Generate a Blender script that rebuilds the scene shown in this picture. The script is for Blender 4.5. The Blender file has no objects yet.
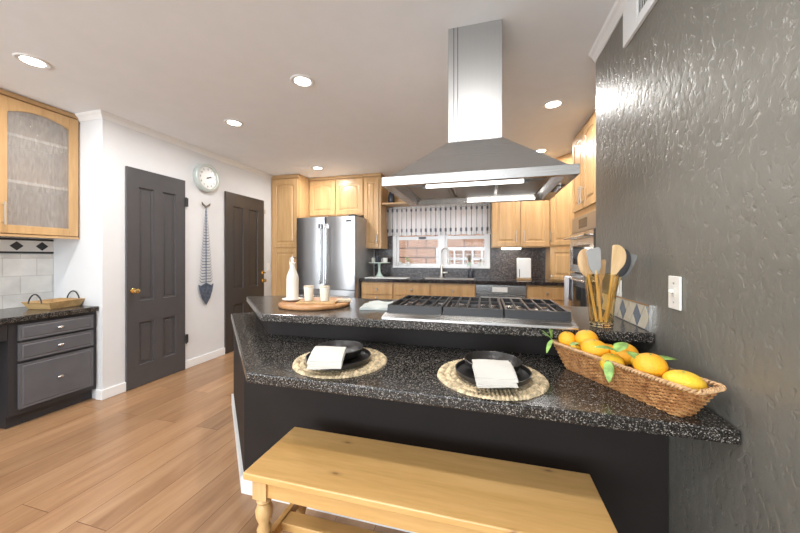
import bpy, bmesh, math, random
from mathutils import Vector, Matrix, noise
random.seed(7)
PI = math.pi
S = bpy.context.scene
C = S.collection

# ---------------------------------------------------------------- camera, world, light, exposure
cam_d = bpy.data.cameras.new('camera'); cam = bpy.data.objects.new('camera', cam_d); C.objects.link(cam)
cam.location = (0, 0, 1.21)
cam.rotation_euler = (PI/2, 0, math.atan(85/314))
cam_d.sensor_width = 36; cam_d.lens = 314/800*36; cam_d.shift_y = -9.5/800; cam_d.clip_start = .05
S.camera = cam
S.view_settings.view_transform = 'Standard'; S.view_settings.look = 'None'
S.view_settings.gamma = 1; S.view_settings.use_curve_mapping = False
S.view_settings.exposure = 0.17

w = bpy.data.worlds.new('sky'); S.world = w; w.use_nodes = True
bg = w.node_tree.nodes['Background']; bg.inputs[0].default_value = (.86, .93, 1, 1); bg.inputs[1].default_value = 1.7

sd = bpy.data.lights.new('sun', 'SUN'); sun = bpy.data.objects.new('sun', sd); C.objects.link(sun)
sd.energy = 1.5; sd.angle = .01; sd.color = (1, .95, .88)
sun.rotation_euler = Vector((-.35, .55, -1.0)).to_track_quat('-Z', 'Y').to_euler()
sun.location = (0, 3, 6)

def area(name, loc, target, sx, sy, power, col=(1, 1, 1)):
    d = bpy.data.lights.new(name, 'AREA'); o = bpy.data.objects.new(name, d); C.objects.link(o)
    d.shape = 'RECTANGLE'; d.size = sx; d.size_y = sy; d.energy = power; d.color = col
    o.location = loc; o.rotation_euler = (Vector(target)-Vector(loc)).to_track_quat('-Z', 'Y').to_euler()
    return o
# patio window daylight behind the camera, then an added fill lamp without any window
area('patio_daylight', (-1.6, -3.9, 1.35), (-1.6, 0, 1.75), 3.6, 1.9, 165, (.86, .935, 1))
area('dining_fill', (-3.6, -1.6, 1.45), (0, 0, 1.2), 2.0, 1.5, 34, (.86, .935, 1))
CAN_POWER = 13.0

# ---------------------------------------------------------------- materials
MATS = {}
def newmat(name):
    m = bpy.data.materials.new(name); m.use_nodes = True; MATS[name] = m
    nt = m.node_tree; b = nt.nodes['Principled BSDF']
    return m, nt, b
def N(nt, t, **kw):
    n = nt.nodes.new(t)
    for k, v in kw.items():
        if isinstance(k, str) and hasattr(n, k): setattr(n, k, v)
    return n
def coords(nt, scale=(1, 1, 1), rot=(0, 0, 0), out='Object'):
    tc = N(nt, 'ShaderNodeTexCoord'); mp = N(nt, 'ShaderNodeMapping')
    mp.inputs['Scale'].default_value = scale; mp.inputs['Rotation'].default_value = rot
    nt.links.new(tc.outputs[out], mp.inputs[0]); return mp.outputs[0]
def ramp(nt, src, stops):
    r = N(nt, 'ShaderNodeValToRGB'); e = r.color_ramp.elements
    while len(e) < len(stops): e.new(.5)
    for k, (p, c) in enumerate(stops):
        e[k].position = p; e[k].color = (*c, 1) if len(c) == 3 else c
    nt.links.new(src, r.inputs[0]); return r.outputs[0]
def bump(nt, b, src, strength, dist=.01):
    bn = N(nt, 'ShaderNodeBump'); bn.inputs['Strength'].default_value = strength; bn.inputs['Distance'].default_value = dist
    nt.links.new(src, bn.inputs['Height']); nt.links.new(bn.outputs[0], b.inputs['Normal'])
def tex(nt, v, kind, scale, detail=3, **kw):
    n = N(nt, kind); n.inputs['Scale'].default_value = scale
    if 'Detail' in n.inputs and kind != 'ShaderNodeTexVoronoi': n.inputs['Detail'].default_value = detail
    for k, val in kw.items():
        if k in n.inputs: n.inputs[k].default_value = val
    nt.links.new(v, n.inputs['Vector']); return n
def plain(name, col, rough=.5, metal=0, spec=.5, var=.06, vs=8, bmp=0, bs=60, **kw):
    m, nt, b = newmat(name)
    v = coords(nt); n = tex(nt, v, 'ShaderNodeTexNoise', vs)
    lo = tuple(max(0, c*(1-var)) for c in col); hi = tuple(min(1, c*(1+var)) for c in col)
    nt.links.new(ramp(nt, n.outputs[0], [(.35, lo), (.65, hi)]), b.inputs['Base Color'])
    b.inputs['Roughness'].default_value = rough; b.inputs['Metallic'].default_value = metal
    b.inputs['Specular IOR Level'].default_value = spec
    if bmp:
        n2 = tex(nt, v, 'ShaderNodeTexNoise', bs); bump(nt, b, n2.outputs[0], bmp)
    return m
def glow(name, col, s):
    m, nt, b = newmat(name)
    b.inputs['Base Color'].default_value = (*col, 1)
    b.inputs['Emission Color'].default_value = (*col, 1); b.inputs['Emission Strength'].default_value = s
    return m
def glassy(name, col, rough=0.0, ior=1.45):
    m, nt, b = newmat(name)
    b.inputs['Base Color'].default_value = (*col, 1); b.inputs['Transmission Weight'].default_value = 1
    b.inputs['Roughness'].default_value = rough; b.inputs['IOR'].default_value = ior
    return m
def wood(name, a, c, scale=1.0, axis='z', rough=.35, stretch=14, knots=False, contrast=1):
    m, nt, b = newmat(name)
    sc = {'x': (1, stretch, stretch), 'y': (stretch, 1, stretch), 'z': (stretch, stretch, 1)}[axis]
    v = coords(nt, tuple(s*scale for s in sc))
    n = tex(nt, v, 'ShaderNodeTexNoise', 1.6, 6, Roughness=.6)
    n2 = tex(nt, v, 'ShaderNodeTexNoise', 9, 4)
    mx = N(nt, 'ShaderNodeMath', operation='MULTIPLY_ADD'); mx.inputs[1].default_value = .35; nt.links.new(n2.outputs[0], mx.inputs[0]); nt.links.new(n.outputs[0], mx.inputs[2])
    col = ramp(nt, mx.outputs[0], [(.45, a), (.85, c)])
    if knots:
        v2 = coords(nt, (1.9, 4.6, 3)); vo = tex(nt, v2, 'ShaderNodeTexVoronoi', 1.0); vo.voronoi_dimensions = '2D'
        k = ramp(nt, vo.outputs['Distance'], [(.012, (.8, .8, .8)), (.03, (.25, .25, .25)), (.07, (0, 0, 0))])
        mixn = N(nt, 'ShaderNodeMix', data_type='RGBA'); nt.links.new(k, mixn.inputs[0]); nt.links.new(col, mixn.inputs[6]); mixn.inputs[7].default_value = (.22, .09, .03, 1)
        col = mixn.outputs[2]
    nt.links.new(col, b.inputs['Base Color']); b.inputs['Roughness'].default_value = rough
    bump(nt, b, n2.outputs[0], .06, .003)
    return m

M_white = plain('white_wall_paint', (.70, .705, .71), .55, var=.01, bmp=.04, bs=90)
M_ceil = plain('ceiling_paint', (.86, .885, .91), .8, var=.01, bmp=.06, bs=120)
M_trim = plain('white_trim_paint', (.82, .82, .81), .35, var=.01)
M_maple = wood('maple', (.47, .275, .112), (.60, .38, .18), .9, 'z', .3, 10)
M_maple_dk = wood('maple_edge', (.42, .25, .11), (.55, .35, .17), .9, 'x', .35, 10)
M_pine = wood('pine', (.60, .34, .11), (.74, .455, .18), 1.1, 'x', .28, 11, knots=True)
M_pine_leg = wood('pine_turned', (.60, .37, .15), (.72, .48, .22), 1.1, 'z', .32, 11)
M_chop = wood('acacia', (.28, .11, .04), (.62, .33, .14), 2.2, 'x', .35, 7)
M_traywood = wood('mango_wood', (.34, .20, .08), (.58, .38, .17), 2, 'y', .5, 7)
M_spoonw = wood('olive_wood', (.40, .23, .10), (.62, .42, .22), 3, 'z', .5, 8)
M_spoonp = wood('beech_wood', (.55, .36, .16), (.74, .53, .30), 3, 'z', .5, 8)
M_handlew = wood('bamboo', (.62, .40, .14), (.78, .56, .24), 3, 'z', .4, 8)
M_steel_dull = None
def steel(name, col, rough, sc=(2, 2, 260)):
    m, nt, b = newmat(name)
    v = coords(nt, sc); n = tex(nt, v, 'ShaderNodeTexNoise', 1, 2)
    nt.links.new(ramp(nt, n.outputs[0], [(.3, tuple(c*.97 for c in col)), (.7, col)]), b.inputs['Base Color'])
    b.inputs['Metallic'].default_value = 1
    r = N(nt, 'ShaderNodeMapRange'); nt.links.new(n.outputs[0], r.inputs[0]); r.inputs[3].default_value = rough-.02; r.inputs[4].default_value = rough+.03
    nt.links.new(r.outputs[0], b.inputs['Roughness'])
    return m
M_steel = steel('brushed_steel', (.56, .555, .545), .26)
M_steelv = steel('brushed_steel_vertical', (.44, .44, .445), .3, (260, 260, 2))
M_steelc = steel('chimney_steel', (.46, .455, .445), .40, (300, 300, 2))
M_filter = steel('filter_steel', (.34, .36, .38), .38)
M_chrome = plain('polished_chrome', (.8, .8, .8), .12, 1)
M_nickel = plain('satin_nickel', (.62, .6, .57), .3, 1)
M_brass = plain('polished_brass', (.85, .6, .25), .2, 1)
M_iron = plain('cast_iron', (.014, .014, .016), .45, 0, bmp=.1, bs=300)
M_burner = plain('burner_cap', (.05, .05, .055), .4)
M_doorg = plain('charcoal_door_paint', (.070, .067, .070), .32, var=.04, bmp=.03, bs=40)
M_doorb = plain('brown_black_door_paint', (.050, .040, .034), .35, var=.04)
M_deskg = plain('slate_cabinet_paint', (.105, .105, .115), .42, var=.06)
M_deskd = plain('black_cabinet_paint', (.03, .028, .03), .45, var=.06)
M_blackmat = plain('black_metal', (.02, .02, .02), .4)
M_stone = plain('black_stoneware', (.022, .02, .019), .38, var=.2, vs=30)
M_cream = plain('cream_ceramic', (.80, .77, .68), .25, var=.02)
M_whitec = plain('white_ceramic', (.82, .82, .80), .25, var=.02)
M_cork = plain('speckled_cream_cup', (.66, .55, .40), .6, var=.15, vs=90)
M_plastic = plain('ivory_plastic', (.80, .78, .72), .35, var=.01)
M_napkin = plain('cream_cotton', (.62, .60, .55), .9, var=.03, bmp=.35, bs=700)
M_towel = plain('pale_grey_cotton', (.50, .53, .51), .95, var=.08, bmp=.4, bs=500)
M_bluetowel = plain('white_blue_towel', (.72, .77, .84), .95, var=.08, bmp=.4, bs=500)
M_greyrub = plain('grey_silicone', (.32, .32, .31), .5)
M_darkrub = plain('dark_silicone', (.06, .06, .065), .45)
M_orange = plain('orange_peel', (.90, .42, .02), .38, var=.08, vs=14, bmp=.35, bs=260)
M_lemon = plain('yellow_peel', (.90, .56, .04), .38, var=.08, vs=14, bmp=.35, bs=260)
M_leaf = plain('citrus_leaf', (.26, .44, .11), .4, var=.35, vs=40)
M_stem = plain('green_stem', (.22, .38, .10), .5)
M_fish = plain('blue_grey_metal', (.16, .20, .27), .38, .7, var=.25, vs=30)
M_clockrim = plain('pale_green_metal', (.56, .61, .58), .35, .3)
M_dark = plain('dark_void', (.012, .012, .012), .6)
M_winwhite = plain('white_vinyl', (.84, .85, .86), .3, var=.01)
M_yard = plain('yard_concrete', (.5, .47, .43), .9, var=.1, vs=3)
M_glow = glow('lamp_diffuser', (1, .96, .88), 14)
M_strip = glow('strip_light', (1, .97, .92), 3)
M_ucl = glow('under_cabinet_lamp', (1, .95, .85), 7)
M_glass = glassy('clear_glass', (1, 1, 1))
M_amber = glassy('amber_glass', (.99, .86, .60), 0, 1.3)
M_ovenglass = plain('oven_black_glass', (.03, .03, .03), .06)
M_mint = plain('pale_green_glass', (.62, .76, .68), .12)
M_glaze = plain('dark_glaze_jar', (.04, .045, .06), .2)

def m_pane():
    m, nt, b = newmat('window_pane')
    t = N(nt, 'ShaderNodeBsdfTransparent'); g = N(nt, 'ShaderNodeBsdfGlossy'); g.inputs['Roughness'].default_value = .02
    mx = N(nt, 'ShaderNodeMixShader'); mx.inputs[0].default_value = .012
    nt.links.new(t.outputs[0], mx.inputs[1]); nt.links.new(g.outputs[0], mx.inputs[2])
    nt.links.new(mx.outputs[0], nt.nodes['Material Output'].inputs[0]); return m
M_pane = m_pane()
def m_seeded():
    m, nt, b = newmat('seeded_cabinet_glass')
    v = coords(nt, (18, 18, 3)); n = tex(nt, v, 'ShaderNodeTexNoise', 6, 4)
    col = ramp(nt, n.outputs[0], [(.3, (.74, .71, .67)), (.7, (.92, .90, .87))])
    t = N(nt, 'ShaderNodeBsdfTransparent'); nt.links.new(col, t.inputs[0])
    b.inputs['Base Color'].default_value = (.50, .46, .42, 1); b.inputs['Roughness'].default_value = .12
    mx = N(nt, 'ShaderNodeMixShader'); mx.inputs[0].default_value = .30
    nt.links.new(t.outputs[0], mx.inputs[1]); nt.links.new(b.outputs[0], mx.inputs[2])
    nt.links.new(mx.outputs[0], nt.nodes['Material Output'].inputs[0])
    bump(nt, b, n.outputs[0], .5, .01)
    nt.links.new(ramp(nt, n.outputs[0], [(.3, (.60, .56, .52)), (.7, (.78, .74, .70))]), b.inputs['Base Color'])
    return m
M_seeded = m_seeded()

def m_granite(name, dark, mid, light, sc=240, rough=.16, frac=.22):
    m, nt, b = newmat(name)
    v = coords(nt)
    vo = tex(nt, v, 'ShaderNodeTexVoronoi', sc)
    sep = N(nt, 'ShaderNodeSeparateColor'); nt.links.new(vo.outputs['Color'], sep.inputs[0])
    c1 = ramp(nt, sep.outputs[0], [(0, dark), (1-frac*2.2, dark), (1-frac*1.6, mid), (1-frac, mid), (1-frac*.5, light), (1, light)])
    n = tex(nt, v, 'ShaderNodeTexNoise', sc*.25, 4)
    c2 = ramp(nt, n.outputs[0], [(.35, (.45, .45, .45)), (.65, (1.3, 1.3, 1.3))])
    mx = N(nt, 'ShaderNodeMix', data_type='RGBA', blend_type='MULTIPLY'); mx.inputs[0].default_value = 1
    nt.links.new(c1, mx.inputs[6]); nt.links.new(c2, mx.inputs[7])
    nt.links.new(mx.outputs[2], b.inputs['Base Color'])
    b.inputs['Roughness'].default_value = rough
    return m
M_granite = m_granite('speckled_granite', (.018, .016, .014), (.07, .062, .055), (.30, .275, .245), 380, .20, .155)
M_splash = m_granite('brown_stone_splash', (.035, .026, .024), (.075, .055, .05), (.15, .12, .11), 160, .25, .2)
M_worktop = m_granite('dark_worktop', (.022, .017, .016), (.05, .04, .038), (.16, .14, .13), 200, .14, .12)

def m_floor():
    m, nt, b = newmat('oak_planks')
    tc = N(nt, 'ShaderNodeTexCoord'); sp = N(nt, 'ShaderNodeSeparateXYZ'); nt.links.new(tc.outputs['Object'], sp.inputs[0])
    cb = N(nt, 'ShaderNodeCombineXYZ'); nt.links.new(sp.outputs[1], cb.inputs[0]); nt.links.new(sp.outputs[0], cb.inputs[1])
    mp = N(nt, 'ShaderNodeMapping'); mp.inputs['Location'].default_value = (.25, .095, 0); nt.links.new(cb.outputs[0], mp.inputs[0])
    br = N(nt, 'ShaderNodeTexBrick'); nt.links.new(mp.outputs[0], br.inputs[0])
    br.inputs['Scale'].default_value = 1; br.inputs['Brick Width'].default_value = 1.25; br.inputs['Row Height'].default_value = .19
    br.inputs['Mortar Size'].default_value = .0018; br.inputs['Mortar Smooth'].default_value = .3; br.offset = .37; br.offset_frequency = 2
    br.inputs['Color1'].default_value = (0, 0, 0, 1); br.inputs['Color2'].default_value = (1, 1, 1, 1); br.inputs['Mortar'].default_value = (.5, .5, .5, 1)
    # grain, shifted per plank
    sc = N(nt, 'ShaderNodeVectorMath', operation='MULTIPLY_ADD'); nt.links.new(br.outputs['Color'], sc.inputs[0]); sc.inputs[1].default_value = (9, 5, 3)
    m2 = N(nt, 'ShaderNodeMapping'); m2.inputs['Scale'].default_value = (.9, 8, 1); nt.links.new(cb.outputs[0], m2.inputs[0]); nt.links.new(m2.outputs[0], sc.inputs[2])
    n = tex(nt, sc.outputs[0], 'ShaderNodeTexNoise', 1.5, 7, Roughness=.62, Distortion=.6)
    n2 = tex(nt, sc.outputs[0], 'ShaderNodeTexNoise', 8, 3)
    c = ramp(nt, n.outputs[0], [(.28, (.255, .135, .066)), (.5, (.35, .20, .104)), (.72, (.42, .26, .142))])
    pl = ramp(nt, br.outputs['Color'], [(0, (.84, .82, .80)), (1, (1.1, 1.08, 1.05))])
    mx = N(nt, 'ShaderNodeMix', data_type='RGBA', blend_type='MULTIPLY'); mx.inputs[0].default_value = 1
    nt.links.new(c, mx.inputs[6]); nt.links.new(pl, mx.inputs[7])
    m3 = N(nt, 'ShaderNodeMix', data_type='RGBA'); nt.links.new(br.outputs['Fac'], m3.inputs[0]); nt.links.new(mx.outputs[2], m3.inputs[6]); m3.inputs[7].default_value = (.14, .06, .025, 1)
    nt.links.new(m3.outputs[2], b.inputs['Base Color'])
    b.inputs['Roughness'].default_value = .3
    bump(nt, b, n2.outputs[0], .05, .003)
    return m
M_floor = m_floor()

def m_plaster():
    m, nt, b = newmat('grey_trowelled_plaster')
    v = coords(nt, (1, 1.25, .9), (.4, 0, 0))
    n = tex(nt, v, 'ShaderNodeTexNoise', 36, 5, Distortion=.4)
    n3 = tex(nt, v, 'ShaderNodeTexNoise', 9, 3)
    n4 = tex(nt, v, 'ShaderNodeTexNoise', 170, 3)
    a = ramp(nt, n.outputs[0], [(.36, (0, 0, 0)), (.44, (.85, .85, .85)), (.62, (1, 1, 1))])
    k = ramp(nt, n3.outputs[0], [(.35, (.4, .4, .4)), (.55, (1, 1, 1))])
    mu = N(nt, 'ShaderNodeMath', operation='MULTIPLY'); nt.links.new(a, mu.inputs[0]); nt.links.new(k, mu.inputs[1])
    mx = N(nt, 'ShaderNodeMath', operation='MULTIPLY_ADD'); nt.links.new(n4.outputs[0], mx.inputs[0]); mx.inputs[1].default_value = .22; nt.links.new(mu.outputs[0], mx.inputs[2])
    b.inputs['Base Color'].default_value = (.225, .217, .19, 1); b.inputs['Metallic'].default_value = .45
    b.inputs['Roughness'].default_value = .45; b.inputs['Specular IOR Level'].default_value = .75
    bump(nt, b, mx.outputs[0], .42, .004)
    return m
M_plaster = m_plaster()
def m_bar():
    return plain('espresso_panel_paint', (.021, .017, .0155), .6, spec=.2, var=.06, vs=5)
M_bar = m_bar()

def m_tile(name, u, vv, w_, h_, c1, c2, grout, gsz=.003):
    m, nt, b = newmat(name)
    tc = N(nt, 'ShaderNodeTexCoord'); sp = N(nt, 'ShaderNodeSeparateXYZ'); nt.links.new(tc.outputs['Object'], sp.inputs[0])
    cb = N(nt, 'ShaderNodeCombineXYZ'); nt.links.new(sp.outputs[u], cb.inputs[0]); nt.links.new(sp.outputs[vv], cb.inputs[1])
    br = N(nt, 'ShaderNodeTexBrick'); nt.links.new(cb.outputs[0], br.inputs[0])
    br.inputs['Scale'].default_value = 1; br.inputs['Brick Width'].default_value = w_; br.inputs['Row Height'].default_value = h_
    br.inputs['Mortar Size'].default_value = gsz; br.inputs['Color1'].default_value = (*c1, 1); br.inputs['Color2'].default_value = (*c2, 1); br.inputs['Mortar'].default_value = (*grout, 1)
    n = tex(nt, cb.outputs[0], 'ShaderNodeTexNoise', 9, 5)
    mx = N(nt, 'ShaderNodeMix', data_type='RGBA', blend_type='MULTIPLY'); mx.inputs[0].default_value = 1
    nt.links.new(br.outputs['Color'], mx.inputs[6]); nt.links.new(ramp(nt, n.outputs[0], [(.3, (.86, .86, .86)), (.7, (1.05, 1.05, 1.05))]), mx.inputs[7])
    nt.links.new(mx.outputs[2], b.inputs['Base Color']); b.inputs['Roughness'].default_value = .4
    iv = N(nt, 'ShaderNodeMath', operation='SUBTRACT'); iv.inputs[0].default_value = 1; nt.links.new(br.outputs['Fac'], iv.inputs[1])
    bump(nt, b, iv.outputs[0], .4, .003)
    return m
M_stile = m_tile('travertine_tiles', 1, 2, .20, .15, (.72, .71, .68), (.80, .79, .76), (.62, .60, .57))
M_block = m_tile('concrete_block', 0, 2, .40, .20, (.50, .28, .18), (.58, .34, .23), (.10, .06, .045), .011)
M_terr = plain('border_tile_white', (.78, .77, .74), .35, var=.06)
M_blk = plain('border_tile_black', (.02, .02, .022), .3)
M_tcream = plain('cream_diamond_tile', (.58, .53, .42), .3, var=.06)
M_tblue = plain('grey_blue_diamond_tile', (.16, .19, .23), .25, var=.15)
M_tgrey = plain('silver_tile_grout', (.30, .32, .34), .3)

def m_wicker():
    m, nt, b = newmat('wicker')
    v = coords(nt); n = tex(nt, v, 'ShaderNodeTexNoise', 45, 4)
    nt.links.new(ramp(nt, n.outputs[0], [(.3, (.22, .09, .03)), (.52, (.44, .21, .075)), (.75, (.62, .36, .15))]), b.inputs['Base Color'])
    b.inputs['Roughness'].default_value = .5; return m
M_wick = m_wicker()
M_jute = plain('braided_jute', (.62, .50, .32), .9, var=.4, vs=60, bmp=.5, bs=420)
M_grate_dark = M_iron

def m_curtain():
    m, nt, b = newmat('sheer_striped_valance')
    v = coords(nt, (1, 1, 1))
    sp = N(nt, 'ShaderNodeSeparateXYZ'); nt.links.new(v, sp.inputs[0])
    def stripes(out, freq, lo, hi):
        a = N(nt, 'ShaderNodeMath', operation='MULTIPLY'); a.inputs[1].default_value = freq; nt.links.new(out, a.inputs[0])
        f = N(nt, 'ShaderNodeMath', operation='FRACT'); nt.links.new(a.outputs[0], f.inputs[0])
        return ramp(nt, f.outputs[0], [(0, (0, 0, 0)), (lo, (0, 0, 0)), (lo+.04, (1, 1, 1)), (hi, (1, 1, 1)), (hi+.04, (0, 0, 0)), (1, (0, 0, 0))])
    sx = stripes(sp.outputs[0], 13.5, .40, .50); sz = stripes(sp.outputs[2], 3.2, .05, .22)
    mm = N(nt, 'ShaderNodeMix', data_type='RGBA', blend_type='MULTIPLY'); mm.inputs[0].default_value = 1
    nt.links.new(stripes(sp.outputs[0], 13.5, .25, .62), mm.inputs[6]); nt.links.new(sz, mm.inputs[7])
    ad = N(nt, 'ShaderNodeMix', data_type='RGBA', blend_type='ADD'); ad.inputs[0].default_value = .8
    nt.links.new(sx, ad.inputs[6]); nt.links.new(mm.outputs[2], ad.inputs[7])
    c = ramp(nt, ad.outputs[2], [(0, (.97, .97, .97)), (.5, (.62, .64, .68)), (.8, (.22, .24, .28)), (1, (.10, .11, .14))])
    nt.links.new(c, b.inputs['Base Color']); b.inputs['Roughness'].default_value = .9
    tr = N(nt, 'ShaderNodeBsdfTranslucent'); nt.links.new(c, tr.inputs[0])
    mx = N(nt, 'ShaderNodeMixShader'); mx.inputs[0].default_value = .7
    nt.links.new(b.outputs[0], mx.inputs[1]); nt.links.new(tr.outputs[0], mx.inputs[2]); nt.links.new(mx.outputs[0], nt.nodes['Material Output'].inputs[0])
    return m
M_curt = m_curtain()

# ---------------------------------------------------------------- builders
class B:
    def __init__(s): s.bm = bmesh.new()
    def face(s, pts):
        vs = [s.bm.verts.new(p) for p in pts]
        try: return s.bm.faces.new(vs)
        except Exception: return None
    def box(s, x0, x1, y0, y1, z0, z1):
        v = [s.bm.verts.new((x, y, z)) for x in (x0, x1) for y in (y0, y1) for z in (z0, z1)]
        for f in ((0, 1, 3, 2), (4, 6, 7, 5), (0, 4, 5, 1), (2, 3, 7, 6), (0, 2, 6, 4), (1, 5, 7, 3)): s.bm.faces.new([v[i] for i in f])
        return s
    def prism(s, pts, z0, z1, axis='z'):
        def P(p, h):
            return {'z': (p[0], p[1], h), 'y': (p[0], h, p[1]), 'x': (h, p[0], p[1])}[axis]
        a = [s.bm.verts.new(P(p, z0)) for p in pts]; b = [s.bm.verts.new(P(p, z1)) for p in pts]
        s.bm.faces.new(a[::-1]); s.bm.faces.new(b); n = len(pts)
        for i in range(n): s.bm.faces.new((a[i], a[(i+1) % n], b[(i+1) % n], b[i]))
        return s
    def rings(s, rings, cap=True, close=True):
        R = [[s.bm.verts.new(p) for p in r] for r in rings]; n = len(R[0])
        for a, b in zip(R, R[1:]):
            for i in range(n if close else n-1): s.bm.faces.new((a[i], a[(i+1) % n], b[(i+1) % n], b[i]))
        if cap: s.bm.faces.new(R[0][::-1]); s.bm.faces.new(R[-1])
        return s
    def lathe(s, prof, c=(0, 0, 0), seg=32, axis='z', cap=True, sx=1, sy=1):
        rs = []
        for r, h in prof:
            ring = []
            for i in range(seg):
                t = 2*PI*i/seg; a, b = r*math.cos(t)*sx, r*math.sin(t)*sy
                p = {'z': (a, b, h), 'y': (a, h, b), 'x': (h, a, b)}[axis]
                ring.append((c[0]+p[0], c[1]+p[1], c[2]+p[2]))
            rs.append(ring)
        return s.rings(rs, cap)
    def tube(s, pts, r, seg=10, closed=False, rr=None):
        pts = [Vector(p) for p in pts]; n = len(pts); rs = []; up = None
        for i, p in enumerate(pts):
            a = pts[(i-1) % n] if (closed or i > 0) else p; b = pts[(i+1) % n] if (closed or i < n-1) else p
            t = (b-a).normalized()
            if up is None:
                up = Vector((0, 0, 1)) if abs(t.z) < .9 else Vector((1, 0, 0))
            u = (up - t*up.dot(t)).normalized(); up = u; v = t.cross(u)
            q = rr[i] if rr else r
            rs.append([p+(u*math.cos(2*PI*k/seg)+v*math.sin(2*PI*k/seg))*q for k in range(seg)])
        if closed: rs.append(rs[0])
        return s.rings(rs, not closed)
    def ball(s, c, r, sx=1, sy=1, sz=1, seg=20, rot=None):
        m = Matrix.Translation(c) @ (rot.to_4x4() if rot else Matrix.Identity(4)) @ Matrix.Diagonal((r*sx, r*sy, r*sz, 1))
        bmesh.ops.create_uvsphere(s.bm, u_segments=seg, v_segments=seg//2+2, radius=1, matrix=m); return s
    def xf(s, m):
        bmesh.ops.transform(s.bm, matrix=m, verts=s.bm.verts); return s
    def panelled(s, x0, x1, z0, z1, y, t, holes, prof, arch=0):
        """slab, front at y facing -Y, thickness t, with recessed/raised panels (x0,x1,z0,z1) shaped by prof [(inset, depth)]"""
        xs = sorted({x0, x1, *[h[0] for h in holes], *[h[1] for h in holes]}); zs = sorted({z0, z1, *[h[2] for h in holes], *[h[3] for h in holes]})
        for i in range(len(xs)-1):
            for j in range(len(zs)-1):
                cx, cz = (xs[i]+xs[i+1])/2, (zs[j]+zs[j+1])/2
                if any(h[0] < cx < h[1] and h[2] < cz < h[3] for h in holes): continue
                s.face([(xs[i], y, zs[j]), (xs[i+1], y, zs[j]), (xs[i+1], y, zs[j+1]), (xs[i], y, zs[j+1])])
        for h in holes:
            K = 12 if arch else 1
            def loop(ins, d):
                a, b, c, e = h[0]+ins, h[1]-ins, h[2]+ins, h[3]-ins
                L = [(a, y+d, c), (b, y+d, c)]
                for k in range(K+1):
                    q = k/K; x = b+(a-b)*q
                    z = e-arch*(2*q-1)**2 if arch else e
                    L.append((x, y+d, z))
                return L
            loops = [loop(i, d) for i, d in prof]
            for A, Bq in zip(loops, loops[1:]):
                n = len(A)
                for k in range(n): s.face([A[k], A[(k+1) % n], Bq[(k+1) % n], Bq[k]])
            s.face(loops[-1])
            if arch:
                top = loops[0][2:]
                for P, Q in zip(top, top[1:]):
                    s.face([(P[0], y, P[2]), (P[0], y, h[3]), (Q[0], y, h[3]), (Q[0], y, Q[2])] if abs(h[3]-P[2]) > 1e-6 and abs(h[3]-Q[2]) > 1e-6 else ([(P[0], y, P[2]), (Q[0], y, h[3]), (Q[0], y, Q[2])] if abs(h[3]-Q[2]) > 1e-6 else [(P[0], y, P[2]), (P[0], y, h[3]), (Q[0], y, Q[2])]))
        # sides and back
        s.face([(x0, y, z0), (x0, y, z1), (x0, y+t, z1), (x0, y+t, z0)]); s.face([(x1, y, z0), (x1, y+t, z0), (x1, y+t, z1), (x1, y, z1)])
        s.face([(x0, y, z1), (x1, y, z1), (x1, y+t, z1), (x0, y+t, z1)]); s.face([(x0, y, z0), (x0, y+t, z0), (x1, y+t, z0), (x1, y, z0)])
        s.face([(x0, y+t, z0), (x0, y+t, z1), (x1, y+t, z1), (x1, y+t, z0)])
        bmesh.ops.remove_doubles(s.bm, verts=s.bm.verts, dist=1e-5)
        return s
    def obj(s, name, mat, parent=None, smooth=False, bevel=0, loc=None):
        bmesh.ops.recalc_face_normals(s.bm, faces=s.bm.faces)
        me = bpy.data.meshes.new(name); s.bm.to_mesh(me); s.bm.free()
        o = bpy.data.objects.new(name, me); C.objects.link(o)
        for mm in (mat if isinstance(mat, (list, tuple)) else [mat]): me.materials.append(mm)
        if smooth:
            me.polygons.foreach_set('use_smooth', [True]*len(me.polygons)); me.set_sharp_from_angle(angle=math.radians(smooth if smooth is not True else 40))
        if bevel:
            md = o.modifiers.new('bevel', 'BEVEL'); md.width = bevel; md.segments = 2; md.limit_method = 'ANGLE'; md.angle_limit = math.radians(50)
        if parent: o.parent = parent
        if loc: o.location = loc
        return o
def tag(o, label, cat, group=None, kind=None):
    o['label'] = label; o['category'] = cat
    if group: o['group'] = group
    if kind: o['kind'] = kind
    return o
def thing(name, label, cat, loc=(0, 0, 0), rz=0, group=None):
    o = bpy.data.objects.new(name, None); C.objects.link(o); o.location = loc; o.rotation_euler = (0, 0, rz); o.empty_display_size = .05
    return tag(o, label, cat, group)
def st(o, label=None):
    o['kind'] = 'structure'
    if label: o['label'] = label
    return o
def copy_tree(o, parent=None):
    c = o.copy(); C.objects.link(c)
    if parent: c.parent = parent
    for ch in list(o.children): copy_tree(ch, c)
    return c

# ---------------------------------------------------------------- dimensions
XL, XW, XK = -3.13, .646, 1.49       # left wall, right grey wall, kitchen right wall
YB, H = 4.70, 2.44                   # kitchen back wall, ceiling
YN, XN = 1.91, -3.75                 # nook side wall, nook back wall
YR = -4.0                            # room end behind the camera

# ---------------------------------------------------------------- room shell
st(B().box(-4.6, 1.7, YR-.1, 4.85, -.1, 0).obj('floor', M_floor), 'light oak plank floor')
st(B().box(-4.6, 1.7, YR-.1, 4.85, H, H+.12).obj('ceiling', M_ceil), 'flat off-white ceiling')
def recess_profile(): return [(0, 0), (.012, .012), (.02, .012)]
# left wall beyond the nook (solid block, room side at XL), with nook side wall at YN
b = B().box(XN-.12, XL, YN, 4.85, 0, H)
st(b.obj('wall_left', M_white), 'white wall with two dark doors')
st(B().box(XN-.12, XN, YR, YN, 0, H).obj('wall_nook', M_white), 'white wall behind the desk')
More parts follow.
